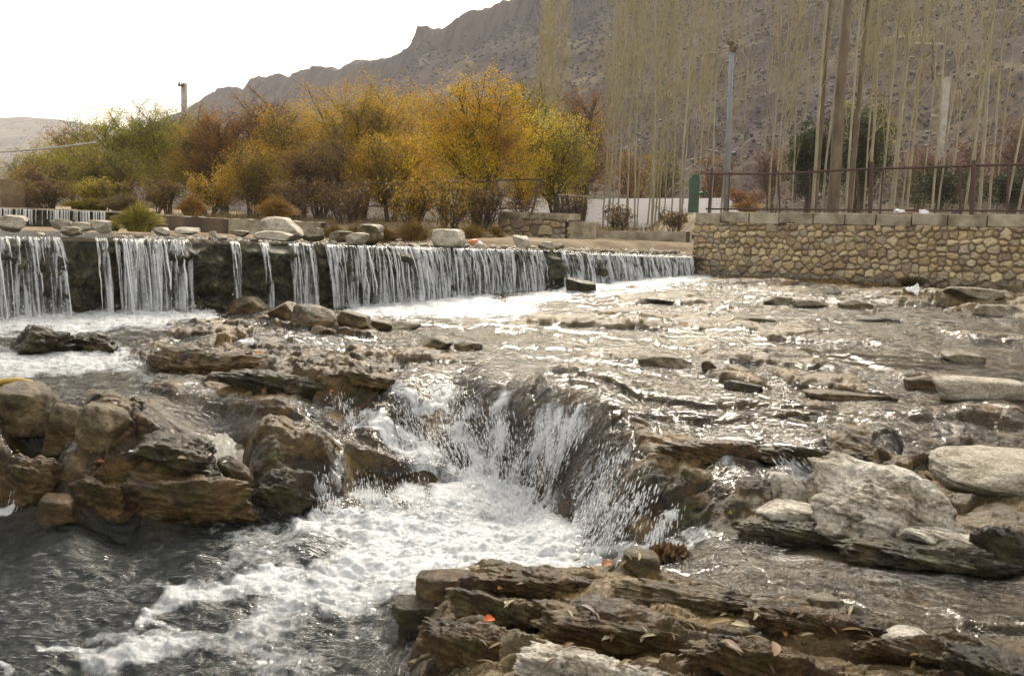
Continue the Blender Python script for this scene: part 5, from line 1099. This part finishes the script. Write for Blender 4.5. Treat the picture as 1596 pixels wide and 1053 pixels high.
def poplar_proto(seed, H, spread, nb=90, thick=.05, first=.13, leaf=220, mat='poplar_bark'):
    rg = np.random.default_rng(seed); root = empty('poplar_tree')
    t = np.linspace(0, 1, 16); pts = np.stack([.04*H*.1*np.cumsum(rg.normal(0, .3, 16)), .04*H*.1*np.cumsum(rg.normal(0, .3, 16)), t*H], 1); pts[:, :2] -= pts[0, :2]
    mb = MB(); mb.tube(pts, thick*(1-.9*t)+.006, 8, False); mb.build('trunk', M[mat], root, True)
    A, B_, C_, r0, r2 = [], [], [], [], []; lp = []
    for k in range(nb):
        f = first+(1-first)*rg.random()**.8; z = f*H; p = np.array([np.interp(z, pts[:, 2], pts[:, 0]), np.interp(z, pts[:, 2], pts[:, 1]), z])
        a = rg.uniform(0, 2*np.pi); L = spread*rg.uniform(1.2, 3.2)*(1.25-f)+.25; o = rg.uniform(.14, .50)
        e = p+np.array([math.cos(a)*L*o, math.sin(a)*L*o, L*.92]); mid = p+np.array([math.cos(a)*L*o*.75, math.sin(a)*L*o*.75, L*.42])
        A.append(p); B_.append(mid); C_.append(e); r0.append(.0045+.007*(1-f)); r2.append(.0018)
        for q in range(10):
            g = rg.uniform(.2, 1); pp = p+(mid-p)*2*g if g < .5 else mid+(e-mid)*(2*g-1); a3 = a+rg.normal(0, 1.2); l2 = L*rg.uniform(.18, .42)
            ee = pp+np.array([math.cos(a3)*l2*.3, math.sin(a3)*l2*.3, l2*.9]); A.append(pp); B_.append((pp+ee)/2+rg.normal(0, .01, 3)); C_.append(ee); r0.append(.0031); r2.append(.0015); lp.append((pp, ee))
    V, Fq = strips(np.array(A), np.array(B_), np.array(C_), np.array(r0), np.array(r2)); 
    n0 = len(V); cols = np.tile(np.array([[.38, .335, .20]]), (n0, 1))*rg.uniform(.8, 1.15, (n0, 1))
    k = rg.integers(0, len(lp), leaf); a = np.array([x for x, _ in lp])[k]; b = np.array([y for _, y in lp])[k]
    LV, LF, LC = leaf_quads(a+(b-a)*rg.random((leaf, 1)), .035, jitter_cols([(.30, .26, .11), (.45, .40, .17), (.50, .46, .24)], leaf, rg), rg)
    mesh_np('crown', np.concatenate([V, LV]), np.concatenate([Fq, LF+n0]), M['leaf'], root, smooth=False, cols={'col': np.concatenate([cols, LC])})
    return root
protos = [poplar_proto(900+k, h, s, nb, th) for k, (h, s, nb, th) in enumerate(((9.5, .75, 40, .021), (10.2, .8, 44, .025), (8.5, .65, 36, .018), (9.8, .6, 34, .02), (11, .85, 58, .034)))]
thickp = poplar_proto(950, 12.5, .9, 80, .125, first=.33, mat='poplar_dark_bark')
leafy = poplar_proto(960, 10.5, .8, 120, .06, first=.25, leaf=4200)
used = set()
def place(proto, px, pb, D, label, group, sc_=1., rz=0, lean=(0, 0)):
    t = proto if id(proto) not in used else copy_tree(proto); used.add(id(proto))
    t.location = tuple(PD(px, pb, D)); t.scale = (sc_, sc_, sc_); t.rotation_euler = (lean[0], lean[1], rz)
    tag(t, label, 'poplar', group); return t
rg_ = random.Random(77)
grove = [935, 941, 950, 958, 966, 973, 980, 989, 995, 1003, 1011, 1018, 1026, 1033, 1041, 1049, 1056, 1063, 1071, 1080, 1092, 1103, 1115, 1124]
ordn = ['first', 'second', 'third', 'fourth', 'fifth', 'sixth', 'seventh', 'eighth', 'ninth', 'tenth', 'eleventh', 'twelfth', 'thirteenth', 'fourteenth', 'fifteenth', 'sixteenth', 'seventeenth', 'eighteenth', 'nineteenth', 'twentieth', 'twenty-first', 'twenty-second', 'twenty-third', 'twenty-fourth', 'twenty-fifth', 'twenty-sixth', 'twenty-seventh', 'twenty-eighth', 'twenty-ninth', 'thirtieth']
for k, px in enumerate(grove):
    px += rg_.uniform(-7, 7)
    D = rg_.choice([21.5, 23, 24.5, 26, 28, 29.5]); place(protos[k % 4], px, 362-(D-21)*1.6, D, '%s pale bare poplar from the left in the grove beside the gate pillar' % ordn[k], 'bare poplars in the grove by the white wall', rg_.uniform(.78, 1.02), rg_.uniform(0, 6.28), (rg_.uniform(-.03, .03), rg_.uniform(-.03, .03)))
for k, px in enumerate((945, 985, 1040, 1095, 1150, 1185)):
    place(protos[k % 4], px, 345, rg_.uniform(33, 40), '%s from the left of the poplars standing in the back of the grove' % ordn[k], 'poplars at the back of the grove', rg_.uniform(.8, 1.1), rg_.uniform(0, 6.28))
for k, (px, D, s) in enumerate(((1198, 24, .85), (1206, 23, .8), (1212, 25, .8), (1234, 24, .8), (1266, 21, .95), (1281, 23, .9), (1318, 20.5, 1.05), (1326, 23, 1.), (1346, 22, .95), (1354, 24, 1.0), (1368, 21.5, .9), (1386, 23, 1.), (1391, 21, 1.0), (1404, 22.5, .95), (1412, 24, .9), (1452, 21, 1.02), (1461, 24, .95), (1503, 21, 1.05), (1513, 23, .9), (1526, 22, 1.), (1541, 21.5, .9), (1567, 20.5, .95), (1586, 20.5, 1.0), (1620, 22, 1.))):
    lean = (0, -.14 if False else rg_.uniform(-.04, .05)) if px < 1560 else (0, .11)
    place(protos[(k*2+1) % 5], px, 334, D, '%s slim poplar from the left behind the rusty fence' % ordn[k], 'poplars behind the rusty fence', s*1.05, rg_.uniform(0, 6.28), lean)
for k, (px, D) in enumerate(((1222, 34), (1245, 36), (1372, 36), (1435, 35), (1480, 36), (1550, 34))):
    place(protos[(k+2) % 5], px, 334, D, '%s from the left of the distant poplars beyond the fence' % ordn[k], 'distant poplars beyond the fence', 1.0, rg_.uniform(0, 6.28))
place(thickp, 1297, 334, 19.5, 'thickest poplar trunk, right behind the rusty fence', None, 1., 1.)
place(thickp, 1322, 334, 21.5, 'second thick poplar trunk just right of the thickest one', None, .6, 4.)
place(thickp, 1268, 334, 22.5, 'shorter dark poplar trunk left of the thickest one', None, .55, 2.)
for k, (px, pb, D, s) in enumerate(((838, 330, 38, .80), (852, 330, 40, .92), (866, 330, 39, .84), (846, 330, 42, .88))):
    place(leafy, px, pb, D, ('leftmost', 'tallest', 'rightmost', 'rearmost')[k]+' yellow green poplar rising behind the golden willows', 'yellow green poplars behind the willows', s, k*1.7)

# ================================================================== GRASS
def tuft(name, label, px, pb, wpx, hpx, D, pal, n, seed, group=None, cat='grass clump', kind=None, arch=.8):
    rg = np.random.default_rng(seed); b = PD(px, pb, D); W = wpx/F_PX*D/2; H = hpx/F_PX*D
    a = rg.uniform(0, 2*np.pi, n); rr = np.sqrt(rg.random(n)); base = np.stack([np.cos(a)*rr*W*.5, np.sin(a)*rr*W*.4, np.zeros(n)], 1)
    L = H*rg.uniform(.55, 1.15, n)*(1.05-.35*rr); out = rr*rg.uniform(.3, 1.2, n)*arch; dx = np.stack([np.cos(a), np.sin(a)], 1)
    mid = base+np.c_[dx*(W*.35*out)[:, None], L*.65]; tip = base+np.c_[dx*(W*.95*out)[:, None], L*(1-.45*out.clip(0, 1))]
    tip[:, :2] += rg.normal(0, W*.08, (n, 2)); V, Fq = strips(base, mid, tip, .0045*D/11, .0012*D/11)
    cc = np.repeat(jitter_cols(PAL[pal] if isinstance(pal, str) else pal, n, rg), 9, 0)
    o = mesh_np(name, V, Fq, M['blade'], smooth=False, cols={'col': cc}); o.location = tuple(b); return tag(o, label, cat, group, kind)
YG = [(.14, .13, .025), (.30, .27, .05), (.44, .38, .09), (.50, .42, .13)]
RS = [(.22, .12, .03), (.38, .22, .06), (.44, .30, .10)]
tuft('grass_clump', 'bright yellow green arching grass clump on the weir crest', 217, 361, 66, 44, 11.4, YG, 2600, 1)
tuft('grass_clump', 'small yellow grass tuft left of the bright clump', 176, 360, 30, 16, 11.6, YG, 500, 2)
tuft('grass_clump', 'round orange grass clump behind the biggest boulder', 431, 344, 60, 38, 19.2, RS, 1800, 3)
tuft('grass_clump', 'rusty grass clump behind the stained channel wall', 299, 336, 44, 32, 20.5, RS, 1400, 4)
tuft('grass_clump', 'tall tan grass behind the bright yellow green clump', 195, 330, 70, 28, 19.5, [(.16, .12, .05), (.30, .24, .11)], 1500, 5)
tuft('grass_clump', 'dark green grass at the end of the upper weir', 140, 328, 70, 20, 19.5, 'olive', 1300, 6)
for k, (px, py, w_, h_, D) in enumerate(((560, 376, 50, 30, 16.6), (600, 378, 50, 26, 16.4), (645, 380, 60, 40, 16.5), (690, 380, 50, 30, 16.8), (735, 382, 60, 36, 17), (770, 380, 40, 30, 17.5), (520, 372, 40, 22, 16.8))):
    tuft('grass_clump', ('%s dry rusty grass tuft from the left under the shrubs' % ordn[k]), px, py, w_, h_, D, [(.13, .11, .03), (.28, .17, .05), (.34, .24, .07)], 800, 20+k, 'dry rusty grass tufts under the shrubs')
tuft('grass_clump', 'dark weeds at the foot of the stone wall', 1420, 446, 50, 18, 13.9, [(.05, .06, .02), (.13, .10, .04), (.16, .08, .05)], 500, 31)
tuft('grass_clump', 'green weeds on the bank rocks at the right', 1530, 466, 50, 12, 13.0, [(.05, .07, .02), (.14, .14, .04)], 400, 32)
tuft('grass_clump', 'orange dry grass behind the fence by the lamp pole', 1165, 330, 50, 20, 17.6, RS, 500, 33)
def litter_and_gravel():
    rg = np.random.default_rng(3)
    # gravel along the crest and the far bank
    n = 2600; t = rg.random(n); px = 180+t*880; y = np.interp(px, _wpx, _wpy)-2-rg.random(n)**1.6*9; D = np.interp(px, _wpx, _wD)+.25+ (np.interp(px, _wpx, _wpy)-2-y)*.42
    P = PD(px, y, D); P[:, 2] = 1.235+rg.uniform(-.02, .02, n)
    r = rg.uniform(.012, .05, n); V = P[:, None]+ICO_V[None]*r[:, None, None]*np.array([1, 1, .6])*(1+.2*rg.normal(size=(n, len(ICO_V), 1)))
    cols = np.repeat(np.array([[.42, .39, .32], [.30, .26, .19], [.5, .47, .40], [.22, .17, .11]])[rg.integers(0, 4, n)], len(ICO_V), 0)
    tag(mesh_np('gravel', V.reshape(-1, 3), ((np.arange(n)*len(ICO_V))[:, None, None]+ICO_F[None]).reshape(-1, 3), M['masonry'], cols={'col': cols}), kind='stuff')
    # dry stems and leaf litter over the bank under the shrubs
    n = 9000; x = rg.uniform(-9, 4, n); y = rg.uniform(15.5, 27, n); k = (y > 19.6) | ((y > 17.6) & (x < -.8)); x, y = x[k], y[k]; n = len(x)
    z = 1.27+.22*sstep(2, 8, y-16); B0 = np.stack([x, y, z-.03], 1); tp = B0+np.stack([rg.normal(0, .05, n), rg.normal(0, .05, n), rg.uniform(.08, .34, n)], 1)
    V, Fq = strips(B0, (B0+tp)/2+rg.normal(0, .01, (n, 3)), tp, .006, .002)
    tag(mesh_np('dry_grass', V, Fq, M['blade'], smooth=False, cols={'col': np.repeat(jitter_cols([(.12, .085, .04), (.26, .17, .07), (.30, .24, .11), (.14, .14, .05)], n, rg), 9, 0)}), kind='stuff')
litter_and_gravel()
# ================================================================== SMALL THINGS ON THE ROCKS
bpy.context.view_layer.update(); _dg = bpy.context.evaluated_depsgraph_get()
def hit_any(px, py):
    o, d = Vector(CAM), Vector(ray(px, py)).normalized()
    for _ in range(6):
        ok, loc, nrm, idx, ob, mx = sc.ray_cast(_dg, o, d)
        if not ok: return hit(px, py)
        if ob.name.startswith(('spray', 'waterfall')): o = loc+d*.004; continue
        return np.array(loc)
    return hit(px, py)
def leaf_mesh(seed, L, W, curl, col):
    rg = np.random.default_rng(seed); n = 9; t = np.linspace(0, 1, n); w_ = W*np.sin(np.pi*t**.8)**.8/2
    x = (t-.5)*L; z = curl*L*(1-(2*t-1)**2)*.5; bend = .15*L*np.sin(t*2.5+seed)
    V = []
    for s in (-1, 0, 1): V.append(np.stack([x, bend*.4+s*w_, z+abs(s)*w_*.35], 1))
    T = np.concatenate(V); Bt = T-np.array([0, 0, .0012]); V = np.concatenate([T, Bt]); F1 = []
    for r in range(2):
        for i in range(n-1):
            a = r*n+i; F1.append((a, a+1, a+n+1, a+n)); a += 3*n; F1.append((a, a+n, a+n+1, a+1))
    return V, F1
def place_leaf(name, label, px, py, L, W, col, rot, seed, group=None, curl=.2, tilt=0.):
    P = hit_any(px, py); V, Fc = leaf_mesh(seed, L, W, curl, col)
    o = mesh_np(name, V, Fc, M['leaf'], cols={'col': np.tile(np.array([col]), (len(V), 1))}); o.location = (P[0], P[1]-.004, P[2]+.012); o.rotation_euler = (tilt+.35, 0, rot)
    return tag(o, label, 'leaf', group)
TANL, BRN, PAL_ = (.28, .21, .10), (.20, .12, .06), (.46, .42, .30)
place_leaf('fallen_leaf', 'bright orange leaf on the sandy foreground rock', 763, 970, .040, .030, (.55, .12, .02), .3, 1)
place_leaf('fallen_leaf', 'small orange leaf on the rock above the bright orange one', 779, 920, .030, .018, (.50, .24, .05), 1.2, 2)
place_leaf('fallen_leaf', 'fresh yellow green leaf on the dark rock face', 1137, 800, .042, .022, (.35, .42, .04), 1.1, 3, tilt=.9)
place_leaf('fallen_leaf', 'orange leaf beside the small stone by the cascade', 945, 882, .06, .04, (.36, .15, .05), .6, 4)
place_leaf('fallen_leaf', 'rusty leaf wedged at the left of the orange leaf', 918, 892, .05, .03, (.26, .10, .04), 2.1, 5)
place_leaf('fallen_leaf', 'long grey willow leaf lying on the long foreground ledge', 917, 955, .10, .014, (.34, .29, .26), -1.1, 6)
place_leaf('fallen_leaf', 'pale willow leaf in the trough below the long ledge', 952, 999, .075, .018, (.55, .53, .42), .5, 7)
place_leaf('fallen_leaf', 'pointed willow leaf at the right end of the long ledge', 1140, 1012, .085, .022, (.36, .28, .22), -.8, 8)
place_leaf('fallen_leaf', 'cream willow leaf on the near bank right of the ledge', 1154, 978, .06, .022, (.60, .55, .34), -.2, 9)
place_leaf('fallen_leaf', 'long tan willow leaf on the near bank', 1120, 972, .11, .02, TANL, .3, 10)
place_leaf('fallen_leaf', 'curled brown leaf near the bottom right', 1205, 1015, .09, .03, (.30, .20, .12), 1.2, 11)
place_leaf('fallen_leaf', 'orange brown leaf standing by the curled brown leaf', 1220, 990, .05, .02, (.42, .20, .07), 1.5, 12)
place_leaf('fallen_leaf', 'thin yellow stem of leaf on the left of the near rocks', 788, 945, .05, .012, PAL_, -1.3, 13)
place_leaf('fallen_leaf', 'tan leaf under the plastic bag rock', 284, 717, .055, .03, (.46, .36, .20), .1, 14)
place_leaf('fallen_leaf', 'narrow pale leaf left of the tilted brown block', 322, 737, .05, .018, (.48, .42, .26), .3, 15)
place_leaf('fallen_leaf', 'reddish brown leaf on the left bank rocks', 155, 722, .065, .035, (.34, .13, .06), .2, 16)
place_leaf('fallen_leaf', 'small yellow leaf on the far left bank', 28, 705, .03, .018, (.5, .46, .10), .4, 17)
place_leaf('fallen_leaf', 'orange leaf on the brown ledges below the weir', 405, 553, .07, .04, (.5, .18, .04), .2, 18)
place_leaf('fallen_leaf', 'small orange leaf above the cascade', 518, 612, .04, .025, (.5, .20, .05), .9, 19)
place_leaf('fallen_leaf', 'white leaf chip on the brown undercut ledge', 205, 706, .03, .015, (.6, .56, .48), .9, 20)
place_leaf('fallen_leaf', 'pale leaf standing in the small pool by the bag', 351, 722, .045, .014, (.52, .50, .42), 1.4, 21)
rgl = random.Random(5)
spots = []
for k in range(84):
    z = rgl.random()
    if z < .55: px, py = rgl.uniform(980, 1560), rgl.uniform(930, 1045)
    elif z < .75: px, py = rgl.uniform(700, 980), rgl.uniform(900, 1045)
    elif z < .9: px, py = rgl.uniform(120, 420), rgl.uniform(690, 760)
    else: px, py = rgl.uniform(900, 1060), rgl.uniform(860, 900)
    place_leaf('willow_leaf', 'narrow dry willow leaf stuck on the wet rocks', px, py, rgl.uniform(.035, .085), rgl.uniform(.008, .015), [(.22, .17, .09), (.15, .09, .04), (.36, .31, .19), (.20, .12, .045), (.10, .06, .03)][k % 5], rgl.uniform(0, 3.14), 100+k, 'narrow dry willow leaves on the wet rocks', curl=rgl.uniform(.05, .35))
def near_scatter():
    rg = np.random.default_rng(21)
    def pts(n, boxes):
        k = rg.integers(0, len(boxes), n); b = np.array(boxes, float)[k]; px = b[:, 0]+(b[:, 2]-b[:, 0])*rg.random(n); py = b[:, 1]+(b[:, 3]-b[:, 1])*rg.random(n)
        z = .30; P = PZ(px, py, z)
        for _ in range(3):
            zz = lookup(BZ, P[:, 0], P[:, 1]); P = PZ(px, py, np.minimum(zz, 1.2))
        P[:, 2] = lookup(BZ, P[:, 0], P[:, 1]); sl = np.abs(lookup(BZ, P[:, 0], P[:, 1]+.03)-P[:, 2])
        ok = (P[:, 2] > lookup(BWZ, P[:, 0], P[:, 1])-.03) & (P[:, 2] > .03) & (sl < .035); return P[ok]
    P = pts(1500, [(1150, 925, 1640, 1080), (1150, 950, 1500, 1010), (700, 890, 1200, 1080), (640, 940, 900, 1060), (-40, 660, 480, 770), (1400, 448, 1620, 474), (960, 870, 1180, 960), (240, 520, 640, 620)]); n = len(P)
    cl = fbm(P[:, 0]*5, P[:, 1]*5, 7, 3); P = P[cl > rg.normal(.02, .15, n)]; n = len(P)
    r = .004+.016*rg.random(n)**3.5; V = P[:, None]+ICO_V[None]*r[:, None, None]*np.array([1.2, 1, .6])*(1+.28*rg.normal(size=(n, len(ICO_V), 1)))
    cols = np.repeat(np.array([[.10, .07, .03], [.07, .045, .02], [.16, .125, .07], [.04, .03, .016], [.20, .17, .11]])[rg.integers(0, 5, n)], len(ICO_V), 0)
    tag(mesh_np('near_gravel', V.reshape(-1, 3), ((np.arange(n)*len(ICO_V))[:, None, None]+ICO_F[None]).reshape(-1, 3), M['masonry'], smooth=False, cols={'col': cols}), kind='stuff')
    P = pts(1500, [(1150, 925, 1640, 1080), (700, 890, 1200, 1080), (980, 860, 1150, 960), (120, 680, 470, 770)]); n = len(P)
    cl = fbm(P[:, 0]*4+3, P[:, 1]*4, 9, 3); P = P[cl > rg.normal(.05, .12, n)]; n = len(P); P[:, 2] += .004
    d = rg.normal(size=(n, 3)); d[:, 2] *= .25; d /= np.linalg.norm(d, axis=1)[:, None]; e = np.cross(d, np.array([0, 0, 1.])+rg.normal(0, .35, (n, 3))); e /= np.linalg.norm(e, axis=1)[:, None]; s = rg.uniform(.008, .035, n)[:, None]; w_ = s*rg.uniform(.1, .35, (n, 1))
    V = np.stack([P-d*s*.5, P+e*w_*.5, P+d*s*.5, P-e*w_*.5], 1).reshape(-1, 3)
    tag(mesh_np('leaf_litter', V, np.arange(n*4).reshape(-1, 4), M['leaf'], smooth=False, cols={'col': np.repeat(jitter_cols([(.06, .035, .015), (.15, .09, .035), (.26, .19, .09), (.10, .10, .03)], n, rg), 4, 0)}), kind='stuff')
near_scatter()
# wad of soaked brown leaves behind the tan stone
def wad():
    P = hit(1040, 872); rg = np.random.default_rng(4); n = 320; d = rg.normal(size=(n, 3)); Q = d/np.linalg.norm(d, axis=1)[:, None]*rg.random((n, 1))**.4*np.array([.10, .06, .03]); Q[:, 2] += .03
    V, Fq, Cc = leaf_quads(Q, .075, jitter_cols([(.05, .027, .013), (.12, .07, .033), (.22, .15, .08)], n, rg), rg, 1.2, 3.4)
    o = mesh_np('leaf_wad', V, Fq, M['leaf'], smooth=False, cols={'col': Cc}); o.location = tuple(P); tag(o, 'wad of soaked brown leaves caught on the rock above the near bank', 'leaf litter')
wad()
# yellow hose-like curved piece at the left edge
mb = MB(); pts = np.array([hit(px, 640)*0+PD(px, py, hit(28, 612)[1]-.05) for px, py in ((-70, 612), (-40, 602), (0, 596), (25, 593), (48, 596), (66, 604))]); rr = [.02, .024, .026, .024, .02, .010]
P_ = []
from_t = np.linspace(0, 5, 26); P_ = np.stack([np.interp(from_t, range(6), pts[:, k]) for k in range(3)], 1); mb.tube(P_, np.interp(from_t, range(6), rr), 10)
M['yellow'] = simple('yellow_plastic', [(.35, (.22, .14, .02)), (.6, (.48, .34, .04)), (.8, (.40, .26, .05))], 12, .4, .3, 60)
tag(mb.build('yellow_hose', M['yellow'], None, True), 'curved yellow piece of hose lying over the leftmost boulder', 'hose')
# crumpled plastic bag over a rock
def bag():
    c_ = hit(345, 712); n = 90; a = np.linspace(0, 2*np.pi, n, endpoint=False); m_ = 60; t = np.linspace(0, 1, m_)
    A, T = np.meshgrid(a, t, indexing='ij'); fold = np.abs(fbm(np.cos(A)*3+9, np.sin(A)*3+T*1.2, 4, 4, .6))*.9+.25*np.sin(A*9+T*4)
    R_ = (.015+.20*T**1.1)*(1+.38*fold*T); X = np.cos(A)*R_*1.05-.06*T; Y = np.sin(A)*R_*.7; Z = .14*(1-T**1.1)+.035*fold-.02*T
    mm, nd, ln, b = new_mat('plastic_film'); b.inputs['Base Color'].default_value = (.80, .78, .68, 1); b.inputs['Roughness'].default_value = .22; b.inputs['Specular IOR Level'].default_value = .7
    tr = N(nd, 'BsdfTransparent'); mx = N(nd, 'MixShader', Fac=.85); ln.new(tr.outputs[0], mx.inputs[1]); ln.new(b.outputs[0], mx.inputs[2]); ln.new(mx.outputs[0], nd['Material Output'].inputs['Surface'])
    G = np.stack([X, Y, Z], -1); V = G.reshape(-1, 3); Fc = [(i*m_+j, ((i+1) % n)*m_+j, ((i+1) % n)*m_+j+1, i*m_+j+1) for i in range(n) for j in range(m_-1)]
    o = mesh_np('plastic_bag', V, Fc, mm); o.location = (c_[0], c_[1]+.02, c_[2]-.01); s = o.modifiers.new('t', 'SOLIDIFY'); s.thickness = .0015
    tag(o, 'crumpled whitish plastic bag draped over a rock on the left bank', 'plastic bag')
bag()
M['white_plastic'] = simple('white_plastic', [(.3, (.55, .56, .58)), (.7, (.75, .76, .78))], 6, .35, .2, 30)
def scrap(name, label, cat, px, py, L, W, mat, rot, seed, up=.3):
    P = hit(px, py); n = 14; s, t = np.meshgrid(np.linspace(-1, 1, n), np.linspace(-1, 1, n), indexing='ij'); m_ = np.sqrt(np.clip(1-.35*t**2, 0, 1))
    X = s*L/2*m_; Y = t*W/2*(1+.3*np.sin(s*3+seed)); Z = up*W*(.5+.5*fbm(s*1.3+seed, t*1.3, seed, 3))+up*W*.6*s*t
    o = mesh_np(name, np.stack([X, Y, Z], -1).reshape(-1, 3), grid_faces(n, n), M[mat]); o.location = (P[0], P[1], P[2]+.012); o.rotation_euler = (.35, 0, rot)
    q = o.modifiers.new('t', 'SOLIDIFY'); q.thickness = .004; return tag(o, label, cat)
scrap('plastic_scrap', 'white scrap of plastic on the brown ledges below the weir', 'litter', 382, 537, .16, .07, 'white_plastic', .25, 3, .5)
scrap('plastic_scrap', 'white scrap of plastic in the water below the stone wall', 'litter', 1419, 456, .2, .12, 'white_plastic', -.3, 5, .6)
M['orange_plastic'] = simple('orange_plastic', [(.3, (.45, .11, .03)), (.7, (.62, .22, .08))], 8, .5, .2, 30)
def rubbish():
    for k, (px, py, m_, lb) in enumerate(((737, 377, 'orange_plastic', 'orange plastic rubbish right of the blocky boulder'), (746, 380, 'white_plastic', 'pale plastic rubbish beside the orange piece'), (1402, 330, 'white_plastic', 'white rag on top of the stone wall'), (1440, 331, 'white_plastic', 'crumpled white bag on the wall coping right of the thick poplar'))):
        P_, Fc = rock_shape(70+k, 4, planes=9, rough=.25); D = 14.1 if px < 800 else float(on_wall(px)[0][1])-.05
        o = mesh_np('rubbish', P_*np.array([.09, .06, .045]), Fc, M[m_]); o.location = tuple(PD(px, py, D)); tag(o, lb, 'litter')
rubbish()
# bare red twigs
def twig(label, pts, r, up=.0):
    P_ = [hit(a, b_)+np.array([0, -.01, .012+u]) for a, b_, u in pts]; mb = MB(); t = np.linspace(0, len(P_)-1, len(P_)*5); Q = np.stack([np.interp(t, range(len(P_)), [p[k] for p in P_]) for k in range(3)], 1)
    Q[1:-1] = (Q[:-2]+Q[2:]+Q[1:-1])/3; mb.tube(Q, r, 6); tag(mb.build('twig', M['brown_twig'], None, True), label, 'twig')
twig('thin reddish twig curving up from the left bank rocks', [(118, 759, 0), (140, 752, .01), (165, 728, .02), (172, 700, .05), (168, 668, .09)], .0028)
twig('thin twig lying across the brown undercut ledge', [(285, 735, .0), (320, 745, .0), (352, 760, .0)], .003)
twig('thin grey twig on the near bank', [(1350, 978, 0), (1400, 990, .0), (1440, 1000, .0)], .002)
twig('thin brown twig over the foreground ledge', [(1080, 1000, 0), (1090, 1025, .0), (1098, 1045, .0)], .002)

# ================================================================== AIR
def haze():
    mb = MB(); mb.box((0, 620, 205), (2600, 1300, 420)); o = mb.build('haze', None); o.data.materials.clear()
    m_ = bpy.data.materials.new('air'); m_.use_nodes = True; nd, ln = m_.node_tree.nodes, m_.node_tree.links; nd.remove(nd['Principled BSDF'])
    v = N(nd, 'VolumePrincipled', Density=.00032); v.inputs['Color'].default_value = (.86, .86, .92, 1); v.inputs['Anisotropy'].default_value = .2
    ln.new(v.outputs[0], nd['Material Output'].inputs['Volume']); o.data.materials.append(m_); tag(o, kind='stuff')
haze()
